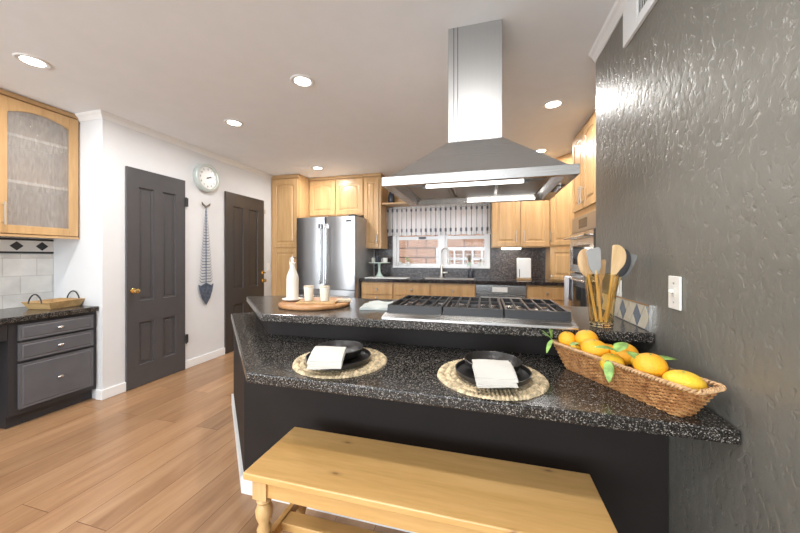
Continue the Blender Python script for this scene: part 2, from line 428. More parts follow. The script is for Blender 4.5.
# back wall with window opening
WX0, WX1, WZ0, WZ1 = -1.385, .069, 1.05, 1.96
b = B()
b.box(XL, WX0, YB, YB+.14, 0, H); b.box(WX1, XK+.15, YB, YB+.14, 0, H); b.box(WX0, WX1, YB, YB+.14, 0, WZ0); b.box(WX0, WX1, YB, YB+.14, WZ1, H)
st(b.obj('wall_back', M_white), 'white kitchen back wall')
st(B().box(XK, XK+.15, 2.14, YB, 0, H).obj('wall_kitchen_side', M_white), 'white wall behind the oven tower')
st(B().box(XW, XK+.15, YR, 2.14, 0, H).obj('wall_right', M_plaster), 'dark grey trowelled plaster wall')
# wall behind the camera with a patio opening
b = B()
b.box(-4.6, -3.5, YR-.12, YR, 0, H); b.box(.3, XW, YR-.12, YR, 0, H); b.box(-3.5, .3, YR-.12, YR, 2.2, H); b.box(-3.5, .3, YR-.12, YR, 0, .15)
st(b.obj('wall_rear', M_white), 'white wall behind the camera')

# crown mouldings
def crown(pts, name, lab):
    prof = [(0, -.055), (.006, -.055), (.01, -.045), (.022, -.026), (.034, -.016), (.04, 0), (0, 0)]
    # pts: list of (wall point, outward normal)
    rs = []
    for (x, y), (nx, ny) in pts: rs.append([(x+nx*a, y+ny*a, H+h) for a, h in prof])
    return st(B().rings(rs).obj(name, M_trim), lab)
crown([((XN, YN), (0, -1)), ((XL, YN), (1, -1)), ((XL, 4.10), (1, 0))], 'trim_1', 'white crown moulding on the left wall')
crown([((XW, YR), (-1, 0)), ((XW, 2.14), (-1, 0))], 'trim_2', 'white crown moulding on the grey wall')
# baseboards
D1, D2 = (2.085, 2.655), (3.20, 3.90)
def bboard(segs, name, h=.085):
    b = B()
    for x0, x1, y0, y1 in segs: b.box(x0, x1, y0, y1, 0, h)
    return st(b.obj(name, M_trim, bevel=.004), 'white baseboard')
bboard([(XL, XL+.014, YN-.014, D1[0]), (XL, XL+.014, D1[1]+.004, D2[0]), (XL, XL+.014, D2[1], 4.10), (-3.19, XL, YN-.014, YN)], 'baseboard_left')
# two four-panel doors in the left wall
def house_door(n, y0, y1, mat, label, z1=2.03):
    W = y1-y0
    root = bpy.data.objects.new('door_%d' % n, None); C.objects.link(root); root.location = (XL+.008, y0, 0); root.rotation_euler = (0, 0, PI/2)
    st(root, label)
    sx, mid = W*.18, W*.075
    hs = [(sx, W/2-mid, .20, .60), (W/2+mid, W-sx, .20, .60), (sx, W/2-mid, .80, 1.86), (W/2+mid, W-sx, .80, 1.86)]
    pf = [(0, 0), (.004, .014), (.018, .016), (.022, .016), (.03, .012)]
    B().panelled(0, W, .006, z1, -.012, .02, [(a, b2, c, d) for a, b2, c, d in hs], pf).obj('door_panel', mat, root)
    return root, W
d1, W1 = house_door(1, D1[0], D1[1], M_doorg, 'charcoal four-panel closet door with a brass knob on its left')
d2, W2 = house_door(2, D2[0], D2[1], M_doorb, 'dark brown-black four-panel door beside the pantry')
def knob(root, x, z, r=.024, name='door_knob'):
    B().lathe([(.024, 0), (.024, -.006), (.009, -.010), (.009, -.03), (r*.8, -.036), (r, -.048), (r*.85, -.06), (.004, -.066)], (x, -.012, z), 20, 'y').obj(name, M_brass, root, True)
knob(d1, .05, .90); knob(d2, W2-.04, .87); knob(d2, W2-.04, .985, .012, 'deadbolt')
for z in (1.80, .33):
    h = B().box(W1-.002, W1+.028, -.022, -.004, z-.045, z+.045); h.lathe([(.008, z-.05), (.008, z+.05)], (W1+.002, -.024, 0), 10).obj('door_hinge', M_blackmat, d1)
h = B().box(W2-.002, W2+.03, -.02, -.004, 1.84, 1.9).obj('door_latch_plate', M_nickel, d2)

# kitchen window
fr = B()
y0, y1 = YB-.012, YB+.10
fw = .05
for a in ((WX0, WX0+fw, WZ0, WZ1), (WX1-fw, WX1, WZ0, WZ1), (WX0, WX1, WZ0, WZ0+.03), (WX0, WX1, WZ1-.05, WZ1), (-.66, -.575, WZ0, WZ1)):
    fr.box(a[0], a[1], y0, y1, a[2], a[3])
wr = bpy.data.objects.new('window_1', None); C.objects.link(wr); st(wr, 'white sliding window over the sink')
fr.obj('window_frame', M_winwhite, wr, bevel=.003)
def sash(x0, x1, y):
    b = B(); f = .028; z0, z1 = WZ0+.03, WZ1-.05
    b.box(x0, x0+f, y, y+.03, z0, z1); b.box(x1-f, x1, y, y+.03, z0, z1); b.box(x0+f, x1-f, y, y+.03, z0, z0+f); b.box(x0+f, x1-f, y, y+.03, z1-.03, z1)
    o = b.obj('sash', M_winwhite, wr); return o
sash(WX0+fw, -.66, YB+.05); sash(-.575, WX1-fw, YB+.02)
B().box(WX0+fw+.02, -.68, YB+.064, YB+.068, WZ0+.05, WZ1-.07).obj('pane', M_pane, wr)
B().box(-.555, WX1-fw-.02, YB+.034, YB+.038, WZ0+.05, WZ1-.07).obj('pane', M_pane, wr)
b = B().box(WX0+fw, -.66, YB+.045, YB+.085, 1.475, 1.525); b.obj('sash', M_winwhite, wr)
B().box(-.575, WX1-fw, YB+.015, YB+.055, 1.475, 1.525).obj('sash', M_winwhite, wr)
B().box(-.98, -.87, YB+.01, YB+.045, 1.485, 1.515).obj('latch', M_darkrub, wr, bevel=.003)
B().box(WX0+.01, WX1-.01, YB-.055, YB+.05, WZ0-.005, WZ0+.028).obj('window_sill', M_winwhite, wr, bevel=.004)

# outside
st(B().box(-6, 6, 4.86, 9, -.12, -.02).obj('ground', M_yard), 'concrete yard')
bw = tag(B().box(-5, 4, 6.55, 6.75, -.02, 2.4).obj('block_wall', M_block), 'tan concrete block garden wall seen through the kitchen window', 'garden wall', kind='structure')
pr = tag(B().box(-.56, -.14, 6.42, 6.548, 1.42, 2.4).obj('wall_pilaster', M_block), 'raised block pilaster on the garden wall', 'pilaster', kind='structure')
g = thing('louvred_gate', 'white metal gate with open louvres outside the right window sash', 'gate', (-.95, 6.30, -.02))
fr = B(); gw, gz0, gz1 = 1.08, 0, 1.42
fr.box(0, gw, -.02, .02, gz1-.06, gz1); fr.box(0, gw, -.02, .02, gz0, gz0+.05)
for k in range(7):
    x = k*(gw-.03)/6; fr.box(x, x+.03, -.02, .02, gz0+.05, gz1-.06)
fr.box(.03, gw-.03, -.012, .012, .70, .73); fr.box(.03, gw-.03, -.012, .012, 1.18, 1.205)
fr.obj('gate_frame', M_winwhite, g)
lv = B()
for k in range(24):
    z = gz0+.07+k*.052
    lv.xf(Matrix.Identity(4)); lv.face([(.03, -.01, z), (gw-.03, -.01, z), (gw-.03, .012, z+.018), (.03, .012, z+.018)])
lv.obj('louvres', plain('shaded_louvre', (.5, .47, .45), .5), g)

# ---------------------------------------------------------------- recessed ceiling lights
def can_light(x, y, label):
    t = thing('ceiling_light', label, 'ceiling light', (x, y, H), 0, 'recessed lights in the kitchen ceiling')
    ring = [(.052, -.001), (.058, -.006), (.076, -.006), (.082, 0), (.082, .01), (.052, .01)]
    b = B(); seg = 32
    b.rings([[(r*math.cos(2*PI*i/seg), r*math.sin(2*PI*i/seg), z) for r, z in ring] for i in range(seg)] + [[(r, 0, z) for r, z in ring]], False)
    bmesh.ops.remove_doubles(b.bm, verts=b.bm.verts, dist=1e-6)
    b.obj('trim_ring', M_trim, t, True)
    B().lathe([(.054, -.004), (.054, .004)], (0, 0, 0), 28).obj('diffuser', M_glow, t)
    d = bpy.data.lights.new('can_lamp', 'AREA'); d.shape = 'DISK'; d.size = .10; d.energy = CAN_POWER; d.color = (1, .98, .965)
    o = bpy.data.objects.new('can_lamp', d); C.objects.link(o); o.parent = t; o.location = (0, 0, -.012)
for x, y, l in [(-2.74, 1.30, 'recessed ceiling light near the glass-door cabinet, furthest left'),
                (-1.23, 1.94, 'recessed ceiling light nearest left of the range hood chimney'),
                (-2.22, 2.38, 'recessed ceiling light above the wall clock'),
                (-2.23, 3.89, 'recessed ceiling light in front of the refrigerator cabinets'),
                (.53, 2.76, 'recessed ceiling light right of the hood chimney'),
                (.62, 3.94, 'recessed ceiling light partly hidden by the hood slope')]:
    can_light(x, y, l)
# two more behind the camera; bench one added to brighten the grey wall
for x, y, l in [(-1.2, -.4, 'recessed ceiling light over the dining side, middle one'), (-.1, .45, 'added out-of-view ceiling light over the bench, brightening the grey wall'), (-2.7, -.4, 'recessed ceiling light over the dining side near the desk')]:
    can_light(x, y, l)

# ---------------------------------------------------------------- peninsula
t = thing('breakfast_bar', 'dark espresso two-level breakfast bar with a 45 degree end and white baseboard', 'breakfast bar', (0, 0, 0))
base = [(-1.20, 1.355), (XW-.004, 1.355), (XW-.004, 2.08), (-1.62, 2.08), (-1.85, 2.20), (-2.00, 2.14)]
B().prism(base, 0, .718).obj('base_panel', M_bar, t)
riser = [(-1.216, 1.565), (XW-.004, 1.57), (XW-.004, 2.08), (-1.62, 2.08), (-1.79, 2.135)]
B().prism(riser, .7605, .868).obj('riser', M_bar, t)
bb = [(-1.185, 1.357), (-1.183, 1.341), (XW-.005, 1.341), (XW-.005, 1.357)]
B().prism([(-1.206, 1.341), (XW-.005, 1.341), (XW-.005, 1.354), (-1.201, 1.354)], 0, .085).obj('baseboard', M_trim, t)
B().prism([(-1.206, 1.341), (-1.201, 1.354), (-2.00, 2.139), (-2.012, 2.13)], 0, .085).obj('baseboard', M_trim, t)
lc = [(-.897, 1.024), (XW-.003, 1.016), (XW-.003, 1.60), (-1.20, 1.60), (-1.80, 2.20), (-1.953, 2.062)]
tag(B().prism(lc, .720, .760).obj('bar_countertop', M_granite, bevel=.006), 'lower speckled dark granite bar top with place settings', 'countertop')
rc = [(-1.141, 1.409), (XW-.003, 1.448), (XW-.003, 2.125), (-1.54, 2.135), (-1.748, 1.997)]
tag(B().prism(rc, .870, .910).obj('raised_countertop', M_granite, bevel=.006), 'upper speckled dark granite counter around the cooktop', 'countertop')
# two small brackets below the bar top
for x, l in ((-.70, 'small dark bracket under the left of the bar top'), (.13, 'small dark bracket under the middle of the bar top')):
    br = thing('counter_bracket', l, 'bracket', (x, 1.355, .718), 0, 'brackets below the bar top')
    b = B(); b.box(-.012, .012, -.10, 0, -.008, 0); b.box(-.012, .012, -.008, 0, -.07, -.008); b.prism([(-.008, -.008), (-.06, -.008), (-.008, -.06)], -.003, .003, 'x').obj('bracket_arm', M_blackmat, br)

# ---------------------------------------------------------------- cooktop
ct = thing('gas_cooktop', 'stainless gas cooktop with black cast iron grates on the upper counter', 'cooktop', (-.055, 1.70, .910))
hw = .425
b = B()
b.rings([[(-hw, -.272, 0), (hw, -.272, 0), (hw, .27, 0), (-hw, .27, 0)], [(-hw, -.272, .012), (hw, -.272, .012), (hw, .27, .012), (-hw, .27, .012)],
         [(-hw+.008, -.235, .03), (hw-.008, -.235, .03), (hw-.008, .26, .03), (-hw+.008, .26, .03)], [(-hw+.02, -.22, .022), (hw-.02, -.22, .022), (hw-.02, .25, .022), (-hw+.02, .25, .022)]])
b.obj('cooktop_pan', M_steel, ct, bevel=.002)
for k in range(3):
    w3 = (2*hw-.03)/3; cx = -hw+.015+w3*(k+.5); g = B(); a = w3/2-.003; yf, yb = -.236, .195; zt = .066
    # outer skirt, sloping
    for (p, q) in (((cx-a, yf), (cx+a, yf)), ((cx-a, yb), (cx+a, yb))):
        sgn = -1 if p[1] < 0 else 1
        g.rings([[(p[0], p[1], .028), (p[0], p[1]-sgn*.010, .028), (p[0], p[1]-sgn*.022, zt), (p[0], p[1]-sgn*.010, zt)], [(q[0], p[1], .028), (q[0], p[1]-sgn*.010, .028), (q[0], p[1]-sgn*.022, zt), (q[0], p[1]-sgn*.010, zt)]])
    for x in (cx-a, cx+a-.012): g.box(x, x+.012, yf+.012, yb-.012, zt-.03, zt)
    for j in range(1, 5): g.box(cx-a+j*2*a/5-.005, cx-a+j*2*a/5+.005, yf+.012, yb-.012, zt-.014, zt)
    g.box(cx-a, cx+a, .002, .016, zt-.016, zt)
    g.obj('grate', M_iron, ct, bevel=.002)
    for by in ((-.13, .09) if k != 1 else (-.02,)):
        bb_ = B().lathe([(.05, .022), (.05, .03), (.036, .034), (.036, .046), (.03, .052)], (cx, by, 0), 24)
        bb_.obj('burner', M_burner, ct, True)
        B().lathe([(.052, .0235), (.062, .024), (.062, .028), (.052, .03)], (cx, by, 0), 24).obj('burner_ring', M_nickel, ct, True)
for k in range(5):
    B().lathe([(.016, .022), (.016, .026), (.014, .03), (.013, .044), (.011, .046)], (-.12+k*.06, .226, 0), 16).obj('control_knob', M_chrome, ct, True)

# ---------------------------------------------------------------- range hood
hd = thing('range_hood', 'stainless pyramid island range hood with a tall square chimney', 'range hood', (-.055, 1.87, 1.575))
x2, ya, yb2 = .458, -.335, .33
def rect(x, y0, y1, z, x0=None): return [(-x if x0 is None else x0, y0, z), (x, y0, z), (x, y1, z), (-x if x0 is None else x0, y1, z)]
b = B(); b.rings([rect(x2, ya, yb2, 0), rect(x2, ya, yb2, .045), rect(x2-.012, ya+.012, yb2-.012, .049)], False)
# underside: frame and recess
b.rings([rect(x2, ya, yb2, 0), rect(x2-.055, ya+.03, yb2-.03, 0), rect(x2-.085, ya+.05, yb2-.05, .035)], False); b.face(rect(x2-.085, ya+.05, yb2-.05, .035))
bmesh.ops.remove_doubles(b.bm, verts=b.bm.verts, dist=1e-6)
b.obj('hood_rim', M_steel, hd, bevel=.0015)
B().rings([rect(x2-.03, ya+.02, yb2-.02, .045), [(-.139, -.17, .252), (.143, -.17, .252), (.143, .11, .252), (-.139, .11, .252)]]).obj('canopy', M_steel, hd)
ch = B().box(-.137, .141, -.168, .108, .25, H-1.575-.001); ch.obj('chimney', M_steelc, hd, bevel=.002)
B().box(-.108, -.105, -.1690, -.1675, .252, H-1.575-.002).box(-.087, -.084, -.1690, -.1675, .252, H-1.575-.002).obj('chimney_seam', M_dark, hd)
for k in range(3):
    a = -x2+.10+k*.243; f = B(); f.box(a, a+.225, -.20, .20, .022, .034)
    f.box(a+.015, a+.21, -.18, .18, .018, .022)
    f.box(a+.085, a+.14, -.196, -.188, .006, .022)
    f.obj('grease_filter', M_filter, hd)
B().box(-.25, .24, -.213, -.199, .004, .021).obj('strip_lamp', M_strip, hd)
B().box(-.06, .36, yb2-.064, yb2-.052, .001, .012).obj('strip_lamp', M_strip, hd)
cpb = B(); cpb.box(x2-.05, x2-.012, -.12, .05, -.003, .0)
cpb.obj('control_panel', M_blackmat, hd)
kk = B()
for j in range(5): kk.lathe([(.006, -.009), (.006, -.003)], (x2-.03, -.10+j*.032, 0), 12)
kk.obj('button', M_chrome, hd)
for sy, pw in ((ya+.065, 5), (yb2-.07, 4)):
    d = bpy.data.lights.new('hood_lamp', 'AREA'); d.shape = 'RECTANGLE'; d.size = .45; d.size_y = .03; d.energy = pw*.22; d.color = (1, .96, .9)
    o = bpy.data.objects.new('hood_lamp', d); C.objects.link(o); o.parent = hd; o.location = (0, sy, -.002)

# ---------------------------------------------------------------- cabinets
RAISED = [(0, 0), (.003, .007), (.010, .008), (.022, .008), (.040, .001)]
def bar_handle(parent, x, y, z0, z1, r=.005, off=.03):
    b = B(); b.tube([(x, y-off, z0), (x, y-off, z1)], r, 8)
    for z in (z0+.02, z1-.02): b.tube([(x, y-off, z), (x, y, z)], r*.8, 8)
    return b.obj('handle', M_nickel, parent, True)
def small_knob(parent, x, y, z):
    return B().lathe([(.005, 0), (.005, -.012), (.013, -.016), (.014, -.022), (.008, -.028)], (x, y, z), 14, 'y').obj('knob', M_nickel, parent, True)
def cab_door(parent, x0, x1, z0, z1, y=0, arch=0, handle=None, kn=None, fr=.055, mat=None, name='door', prof=None):
    d = B().panelled(x0, x1, z0, z1, y-.02, .02, [(x0+fr, x1-fr, z0+fr, z1-fr)], prof or RAISED, arch).obj(name, mat or M_maple, parent, bevel=.0015)
    if handle: bar_handle(d, handle[0], y-.02, handle[1], handle[2])
    if kn: small_knob(d, kn[0], y-.02, kn[1])
    return d
def cabinet(name, label, x0, x1, y0, y1, z0, z1, rz=0, loc=None, mat=None, group=None, toe=0):
    """local box: width x1-x0, front at y=0 local"""
    t = thing(name, label, 'cabinet', loc or (x0, y0, z0), rz, group)
    W, D, Hh = x1-x0, y1-y0, z1-z0
    b = B(); b.box(0, W, 0, D, toe, Hh)
    if toe: b.box(0.01, W-.01, .07, D, 0, toe)
    b.obj('body', mat or M_maple, t)
    return t, W, D, Hh
g_ = .003
# pantry
t, W, D, Hh = cabinet('pantry_cabinet', 'tall maple pantry cabinet in the corner left of the refrigerator', XL+.001, -2.652, 4.10, YB-.001, 0.001, H-.002, toe=.1)
cab_door(t, .03, W-.02, 1.355, 2.36, 0, arch=.028, fr=.06); cab_door(t, .03, W-.02, .12, 1.335, 0, fr=.06, kn=(W-.05, 1.2))
B().box(-0, W+.004, -.025, .01, 2.385, 2.437).obj('top_moulding', M_maple_dk, t, bevel=.004)
# over-fridge
t, W, D, Hh = cabinet('wall_cabinet', 'maple two-door arched cabinet above the refrigerator', -2.65, -1.742, 4.37, YB-.001, 1.835, H-.002)
for k in range(2): cab_door(t, .015+k*W/2, W/2-.005+k*(W/2-.005), .02, .54, 0, arch=.03, fr=.06)
B().box(.0, W, -.03, .01, .56, .602).obj('top_moulding', M_maple_dk, t, bevel=.004)
# left of window
t, W, D, Hh = cabinet('wall_cabinet', 'narrow tall maple wall cabinet between refrigerator and window', -1.74, -1.47, 4.37, YB-.001, 1.335, H-.002)
cab_door(t, .01, W-.035, .015, 1.03, 0, fr=.05, handle=(W-.055, .08, .20))
B().box(.0, W+.004, -.03, .01, 1.06, 1.103).obj('top_moulding', M_maple_dk, t, bevel=.004)
# right of window: two-door
t, W, D, Hh = cabinet('wall_cabinet', 'maple two-door wall cabinet right of the sink window', .085, .80, 4.37, YB-.001, 1.335, H-.002)
for k in range(2): cab_door(t, .01+k*W/2, W/2-.005+k*(W/2-.005), .015, 1.03, 0, fr=.055, handle=(W/2+(-.045 if k == 0 else .045), .07, .22))
B().box(.0, W, -.03, .01, 1.06, 1.103).obj('top_moulding', M_maple_dk, t, bevel=.004)
tag(B().box(.22, .46, 4.45, 4.53, 1.312, 1.334).obj('under_cabinet_light', M_ucl), 'slim lit lamp fixed under the cabinet right of the window', 'under-cabinet light')
d = bpy.data.lights.new('ucl_lamp', 'AREA'); d.shape = 'RECTANGLE'; d.size = .22; d.size_y = .06; d.energy = 1.6; d.color = (1, .93, .8)
o = bpy.data.objects.new('ucl_lamp', d); C.objects.link(o); o.location = (.34, 4.49, 1.308)
# diagonal corner wall cabinet + appliance garage
A0, A1 = Vector((.802, 4.35)), Vector((1.02, 4.02))
dx = A1-A0; Ld = dx.length; ang = math.atan2(dx.y, dx.x)
def corner_unit(z0, z1, label, name):
    t = thing(name, label, 'cabinet', (A0.x, A0.y, z0), ang)
    inv = Matrix.Rotation(-ang, 4, 'Z')
    pts = [A0, A1, Vector((XK-.002, A1.y)), Vector((XK-.002, YB-.002)), Vector((A0.x, YB-.002))]
    loc = [(inv @ Vector((p.x-A0.x, p.y-A0.y, 0))) for p in pts]
    B().prism([(p.x, p.y) for p in loc], 0, z1-z0).obj('body', M_maple, t)
    return t
t = corner_unit(1.336, H-.002, 'maple angled corner wall cabinet beside the oven tower', 'corner_cabinet')
cab_door(t, .03, Ld-.02, .02, 1.04, 0, fr=.05, handle=(.05, .06, .2))
t = corner_unit(.912, 1.334, 'maple appliance garage with a shaker door standing on the back worktop', 'appliance_garage')
cab_door(t, .04, Ld-.02, .02, .40, 0, fr=.045, kn=(.06, .06))
# shelf above the window
sh = thing('window_shelf', 'maple shelf board spanning above the sink window', 'shelf', (-1.468, 4.40, 1.985))
B().box(0, 1.551, 0, .298, 0, .022).obj('shelf_board', M_maple, sh)
B().box(0, 1.551, .27, .298, .022, .452).obj('back_panel', M_maple_dk, sh)
j = B().lathe([(.035, 0), (.05, .03), (.052, .10), (.04, .15), (.03, .17), (.032, .18)], (0, 0, 0), 20)
tag(j.obj('jar', M_glaze, None, True, loc=(-1.36, 4.52, 2.008)), 'dark glazed jar on the shelf above the window', 'jar')
# base cabinets of the back run
def base_cab(x0, x1, label, doors=1, drawer=True, knobs=True):
    t, W, D, Hh = cabinet('base_cabinet', label, x0+.001, x1-.001, 4.10, YB-.002, 0.001, .868, toe=.1)
    if drawer:
        dr = B().panelled(.012, W-.012, .70, .845, -.02, .02, [(.03, W-.03, .717, .828)], [(0, 0), (.004, .003)]).obj('drawer', M_maple, t, bevel=.002)
        small_knob(dr, W/2, -.02, .772)
    for k in range(doors):
        w_ = (W-.024)/doors
        cab_door(t, .012+k*w_, .012+(k+1)*w_-.004, .12, .685 if drawer else .845, 0, kn=(.012+(k+.5)*w_, .655))
    return t
base_cab(-1.67, -1.20, 'maple base cabinet with drawer, next to the refrigerator')
base_cab(-1.20, -.69, 'maple base cabinet with drawer, left of the sink cabinet')
base_cab(-.69, -.115, 'maple sink base cabinet directly under the faucet', 2)
base_cab(.49, .94, 'maple base cabinet right of the dishwasher')
t, W, D, Hh = cabinet('base_cabinet', 'maple corner base cabinet between back worktop and ovens', .94, 1.485, 3.62, YB-.01, 0.001, .868)
# dishwasher
dw = thing('dishwasher', 'stainless dishwasher under the back worktop', 'dishwasher', (-.113, 4.10, 0))
B().box(0, .60, 0, .56, .08, .866).obj('body', M_deskd, dw)
B().box(.003, .597, -.022, 0, .10, .74).obj('door', M_steel, dw, bevel=.003)
B().box(.003, .597, -.022, 0, .745, .862).obj('control_panel', M_steel, dw, bevel=.003)
B().box(.20, .38, -.024, -.021, .775, .835).obj('display', M_whitec, dw)
B().tube([(.06, -.055, .70), (.54, -.055, .70)], .009, 10).tube([(.08, -.055, .70), (.08, -.02, .70)], .006, 8).tube([(.52, -.055, .70), (.52, -.02, .70)], .006, 8).obj('handle', M_nickel, dw, True)
# worktop and splashback
SX0, SX1, SY0, SY1 = -.86, -.13, 4.17, 4.53
b = B()
b.box(-1.685, SX0, 4.06, YB-.001, .870, .91); b.box(SX1, .91, 4.06, YB-.001, .870, .91); b.box(SX0, SX1, 4.06, SY0, .870, .91); b.box(SX0, SX1, SY1, YB-.001, .870, .91)
b.box(.91, XK-.001, 3.62, YB-.001, .870, .91)
tag(b.obj('back_worktop', M_worktop), 'dark stone worktop along the back wall under the window', 'worktop')
b = B(); b.box(-1.685, WX0-.001, YB-.012, YB-.001, .911, 1.333); b.box(WX0-.001, WX1+.001, YB-.012, YB-.001, .911, 1.044); b.box(WX1+.001, .80, YB-.012, YB-.001, .911, 1.333)
b.box(WX1+.001, .083, YB-.012, YB-.001, 1.333, 1.98); b.box(-1.468, WX0-.001, YB-.012, YB-.001, 1.334, 1.98)
st(b.obj('trim_4', M_splash), 'dark brown stone splashback')
# sink and faucet
sk = thing('sink', 'stainless undermount sink in the back worktop', 'sink', (0, 0, 0))
b = B(); zz = .912
b.rings([[(SX0-.015, SY0-.015, zz), (SX1+.015, SY0-.015, zz), (SX1+.015, SY1+.015, zz), (SX0-.015, SY1+.015, zz)], [(SX0+.012, SY0+.012, zz), (SX1-.012, SY0+.012, zz), (SX1-.012, SY1-.012, zz), (SX0+.012, SY1-.012, zz)],
         [(SX0+.03, SY0+.03, .872), (SX1-.03, SY0+.03, .872), (SX1-.03, SY1-.03, .872), (SX0+.03, SY1-.03, .872)]], False)
b.face([(SX0+.03, SY0+.03, .872), (SX1-.03, SY0+.03, .872), (SX1-.03, SY1-.03, .872), (SX0+.03, SY1-.03, .872)])
b.obj('basin', M_steel, sk)
fc = thing('faucet', 'tall chrome gooseneck kitchen faucet behind the sink', 'faucet', (-.615, 4.605, .91))
B().lathe([(.028, 0), (.028, .012), (.02, .02), (.02, .17), (.016, .18)], (0, 0, 0), 18).obj('faucet_body', M_nickel, fc, True)
pts = [(0, 0, .17), (0, 0, .36)]+[(.06*(1-math.cos(a)), -.05*(1-math.cos(a)), .36+.065*math.sin(a)) for a in [PI*k/10 for k in range(1, 11)]]+[(.12, -.10, .28)]
B().tube(pts, .011, 12).obj('spout', M_nickel, fc, True)
B().tube([(.12, -.10, .29), (.12, -.10, .19)], .016, 14).obj('spray_head', M_nickel, fc, True)
B().tube([(.01, 0, .07), (.09, -.01, .075)], .014, 12).obj('lever', M_nickel, fc, True)

# ---------------------------------------------------------------- oven tower
ty0, ty1 = 2.86, 3.60
t = thing('oven_cabinet', 'tall maple cabinet tower holding the double wall oven', 'cabinet', (.89, ty1, 0), -PI/2)
W = ty1-ty0; D = XK-.89-.002
b = B(); b.box(0, W, 0, D, .001, .36); b.box(0, W, 0, D, 1.60, H-.002); b.box(0, .012, 0, D, .36, 1.60); b.box(W-.012, W, 0, D, .36, 1.60); b.box(.012, W-.012, D-.02, D, .36, 1.60)
b.obj('body', M_maple, t)
for k in range(2): cab_door(t, .012+k*W/2, W/2-.004+k*(W/2-.006), 1.66, 2.39, 0, arch=.025, fr=.055, handle=(W/2+(-.035 if k == 0 else .035), 1.70, 1.86))
B().panelled(.012, W-.012, .12, .345, -.02, .02, [(.06, W-.06, .16, .30)], RAISED).obj('drawer', M_maple, t)
ov = thing('double_oven', 'stainless double wall oven built into the maple tower', 'oven', (.89, ty1-.013, .365), -PI/2)
OW = W-.026
B().box(0, OW, .001, .5, 0, 1.23).obj('body', M_deskd, ov)
B().box(-.004, OW+.004, -.022, 0, 1.085, 1.23).obj('control_panel', M_steelv, ov, bevel=.002)
B().box(OW*.33, OW*.67, -.024, -.021, 1.115, 1.20).obj('display', M_ovenglass, ov)
for z0, z1 in ((.70, 1.075), (.02, .685)):
    dr = B().panelled(-.004, OW+.004, z0, z1, -.04, .04, [(.09, OW-.09, z0+.07, z1-.12)], [(0, 0), (.004, .004)]).obj('oven_door', M_steel, ov, bevel=.002)
    B().box(.095, OW-.095, -.0385, -.036, z0+.075, z1-.125).obj('oven_window', M_ovenglass, dr)
    hb = B().tube([(.02, -.095, z1-.045), (OW-.02, -.095, z1-.045)], .012, 12)
    for x in (.05, OW-.05): hb.tube([(x, -.095, z1-.045), (x, -.038, z1-.045)], .009, 10)
    hb.obj('oven_handle', M_chrome, dr, True)
# towel on the lower oven handle
hz = .365+.64
b = B(); n = 14; rows = []
for z, off in [(hz-.30, -.115), (hz-.1, -.112), (hz+.006, -.112), (hz+.016, -.095), (hz+.006, -.078), (hz-.1, -.074), (hz-.22, -.072)]:
    rows.append([(.89+off+.004*math.sin(k*1.3)*(1 if z < hz else .2), ty1-.08-k*.18/n, z) for k in range(n+1)])
b.rings(rows, False, False)
o = b.obj('dish_towel', M_bluetowel, None, True); sm = o.modifiers.new('s', 'SOLIDIFY'); sm.thickness = .003
tag(o, 'pale blue-white dish towel hanging on the lower oven handle', 'towel')

# ---------------------------------------------------------------- refrigerator
fx0, fx1, fy = -2.600, -1.690, 3.93
r = thing('refrigerator', 'stainless french-door refrigerator with two tall bar handles', 'refrigerator', (fx0, fy, 0))
FW = fx1-fx0
B().box(.004, FW-.004, .06, .72, .02, 1.775).obj('body', plain('grey_fridge_side', (.46, .47, .49), .35, .5), r, bevel=.004)
def fdoor(x0, x1, z0, z1, name):
    b = B(); n = 8; rings = []
    pts = [(x0, .055), (x0, .02), (x0+.006, .008), (x0+.02, .002)] + [(x1-.02, .002), (x1-.006, .008), (x1, .02), (x1, .055)]
    b.prism(pts, z0, z1); return b.obj(name, M_steelv, r, 30)
mx_ = FW*.5
da = fdoor(0, mx_-.003, .765, 1.765, 'door'); db = fdoor(mx_+.003, FW, .765, 1.765, 'door'); dc = fdoor(0, FW, .06, .755, 'freezer_drawer')
for d_, x in ((da, mx_-.045), (db, mx_+.045)):
    b = B().tube([(x, -.05, .84), (x, -.05, 1.66)], .014, 12)
    for z in (.865, 1.635): b.tube([(x, -.05, z), (x, .004, z)], .011, 10)
    b.obj('handle', M_chrome, d_, True)
    B().box(x-.02, x+.02, -.064, .0, 1.60, 1.665).obj('handle_bracket', M_chrome, d_, bevel=.004)
b = B().tube([(.10, -.05, .67), (FW-.10, -.05, .67)], .014, 12)
for x in (.13, FW-.13): b.tube([(x, -.05, .67), (x, .004, .67)], .011, 10)
b.obj('handle', M_chrome, dc, True)
B().box(FW-.135, FW-.055, -.001, .002, 1.69, 1.715).obj('badge', M_darkrub, db)
B().box(FW-.11, FW-.02, .03, .12, 1.766, 1.79).obj('hinge_cover', M_blackmat, r)
B().box(.01, FW-.01, .03, .06, .02, .055).obj('toe_grille', M_blackmat, r)

# ---------------------------------------------------------------- valance
b = B(); nx, nz = 180, 16; rows = []
vx0, vx1 = -1.466, .080
for j in range(nz+1):
    z = 1.965-.43*j/nz; row = []
    for i in range(nx+1):
        x = vx0+(vx1-vx0)*i/nx; ph = x*70+1.9*math.sin(x*9)
        amp = .008+.012*(j/nz)
        row.append((x+.006*math.sin(ph*.5+j*.15), 4.635+amp*math.sin(ph)+.005*math.sin(ph*.37+2), z+.004*math.sin(ph*.5)*(j/nz)))
    rows.append(row)
b.rings(rows, False, False)
va = thing('valance', 'sheer white valance with grey checks gathered across the window top', 'curtain', (0, 0, 0))
b.obj('fabric', M_curt, va, True)
B().tube([(vx0+.003, 4.635, 1.945), (vx1+.001, 4.635, 1.945)], .007, 10).obj('curtain_rod', M_nickel, va, True)

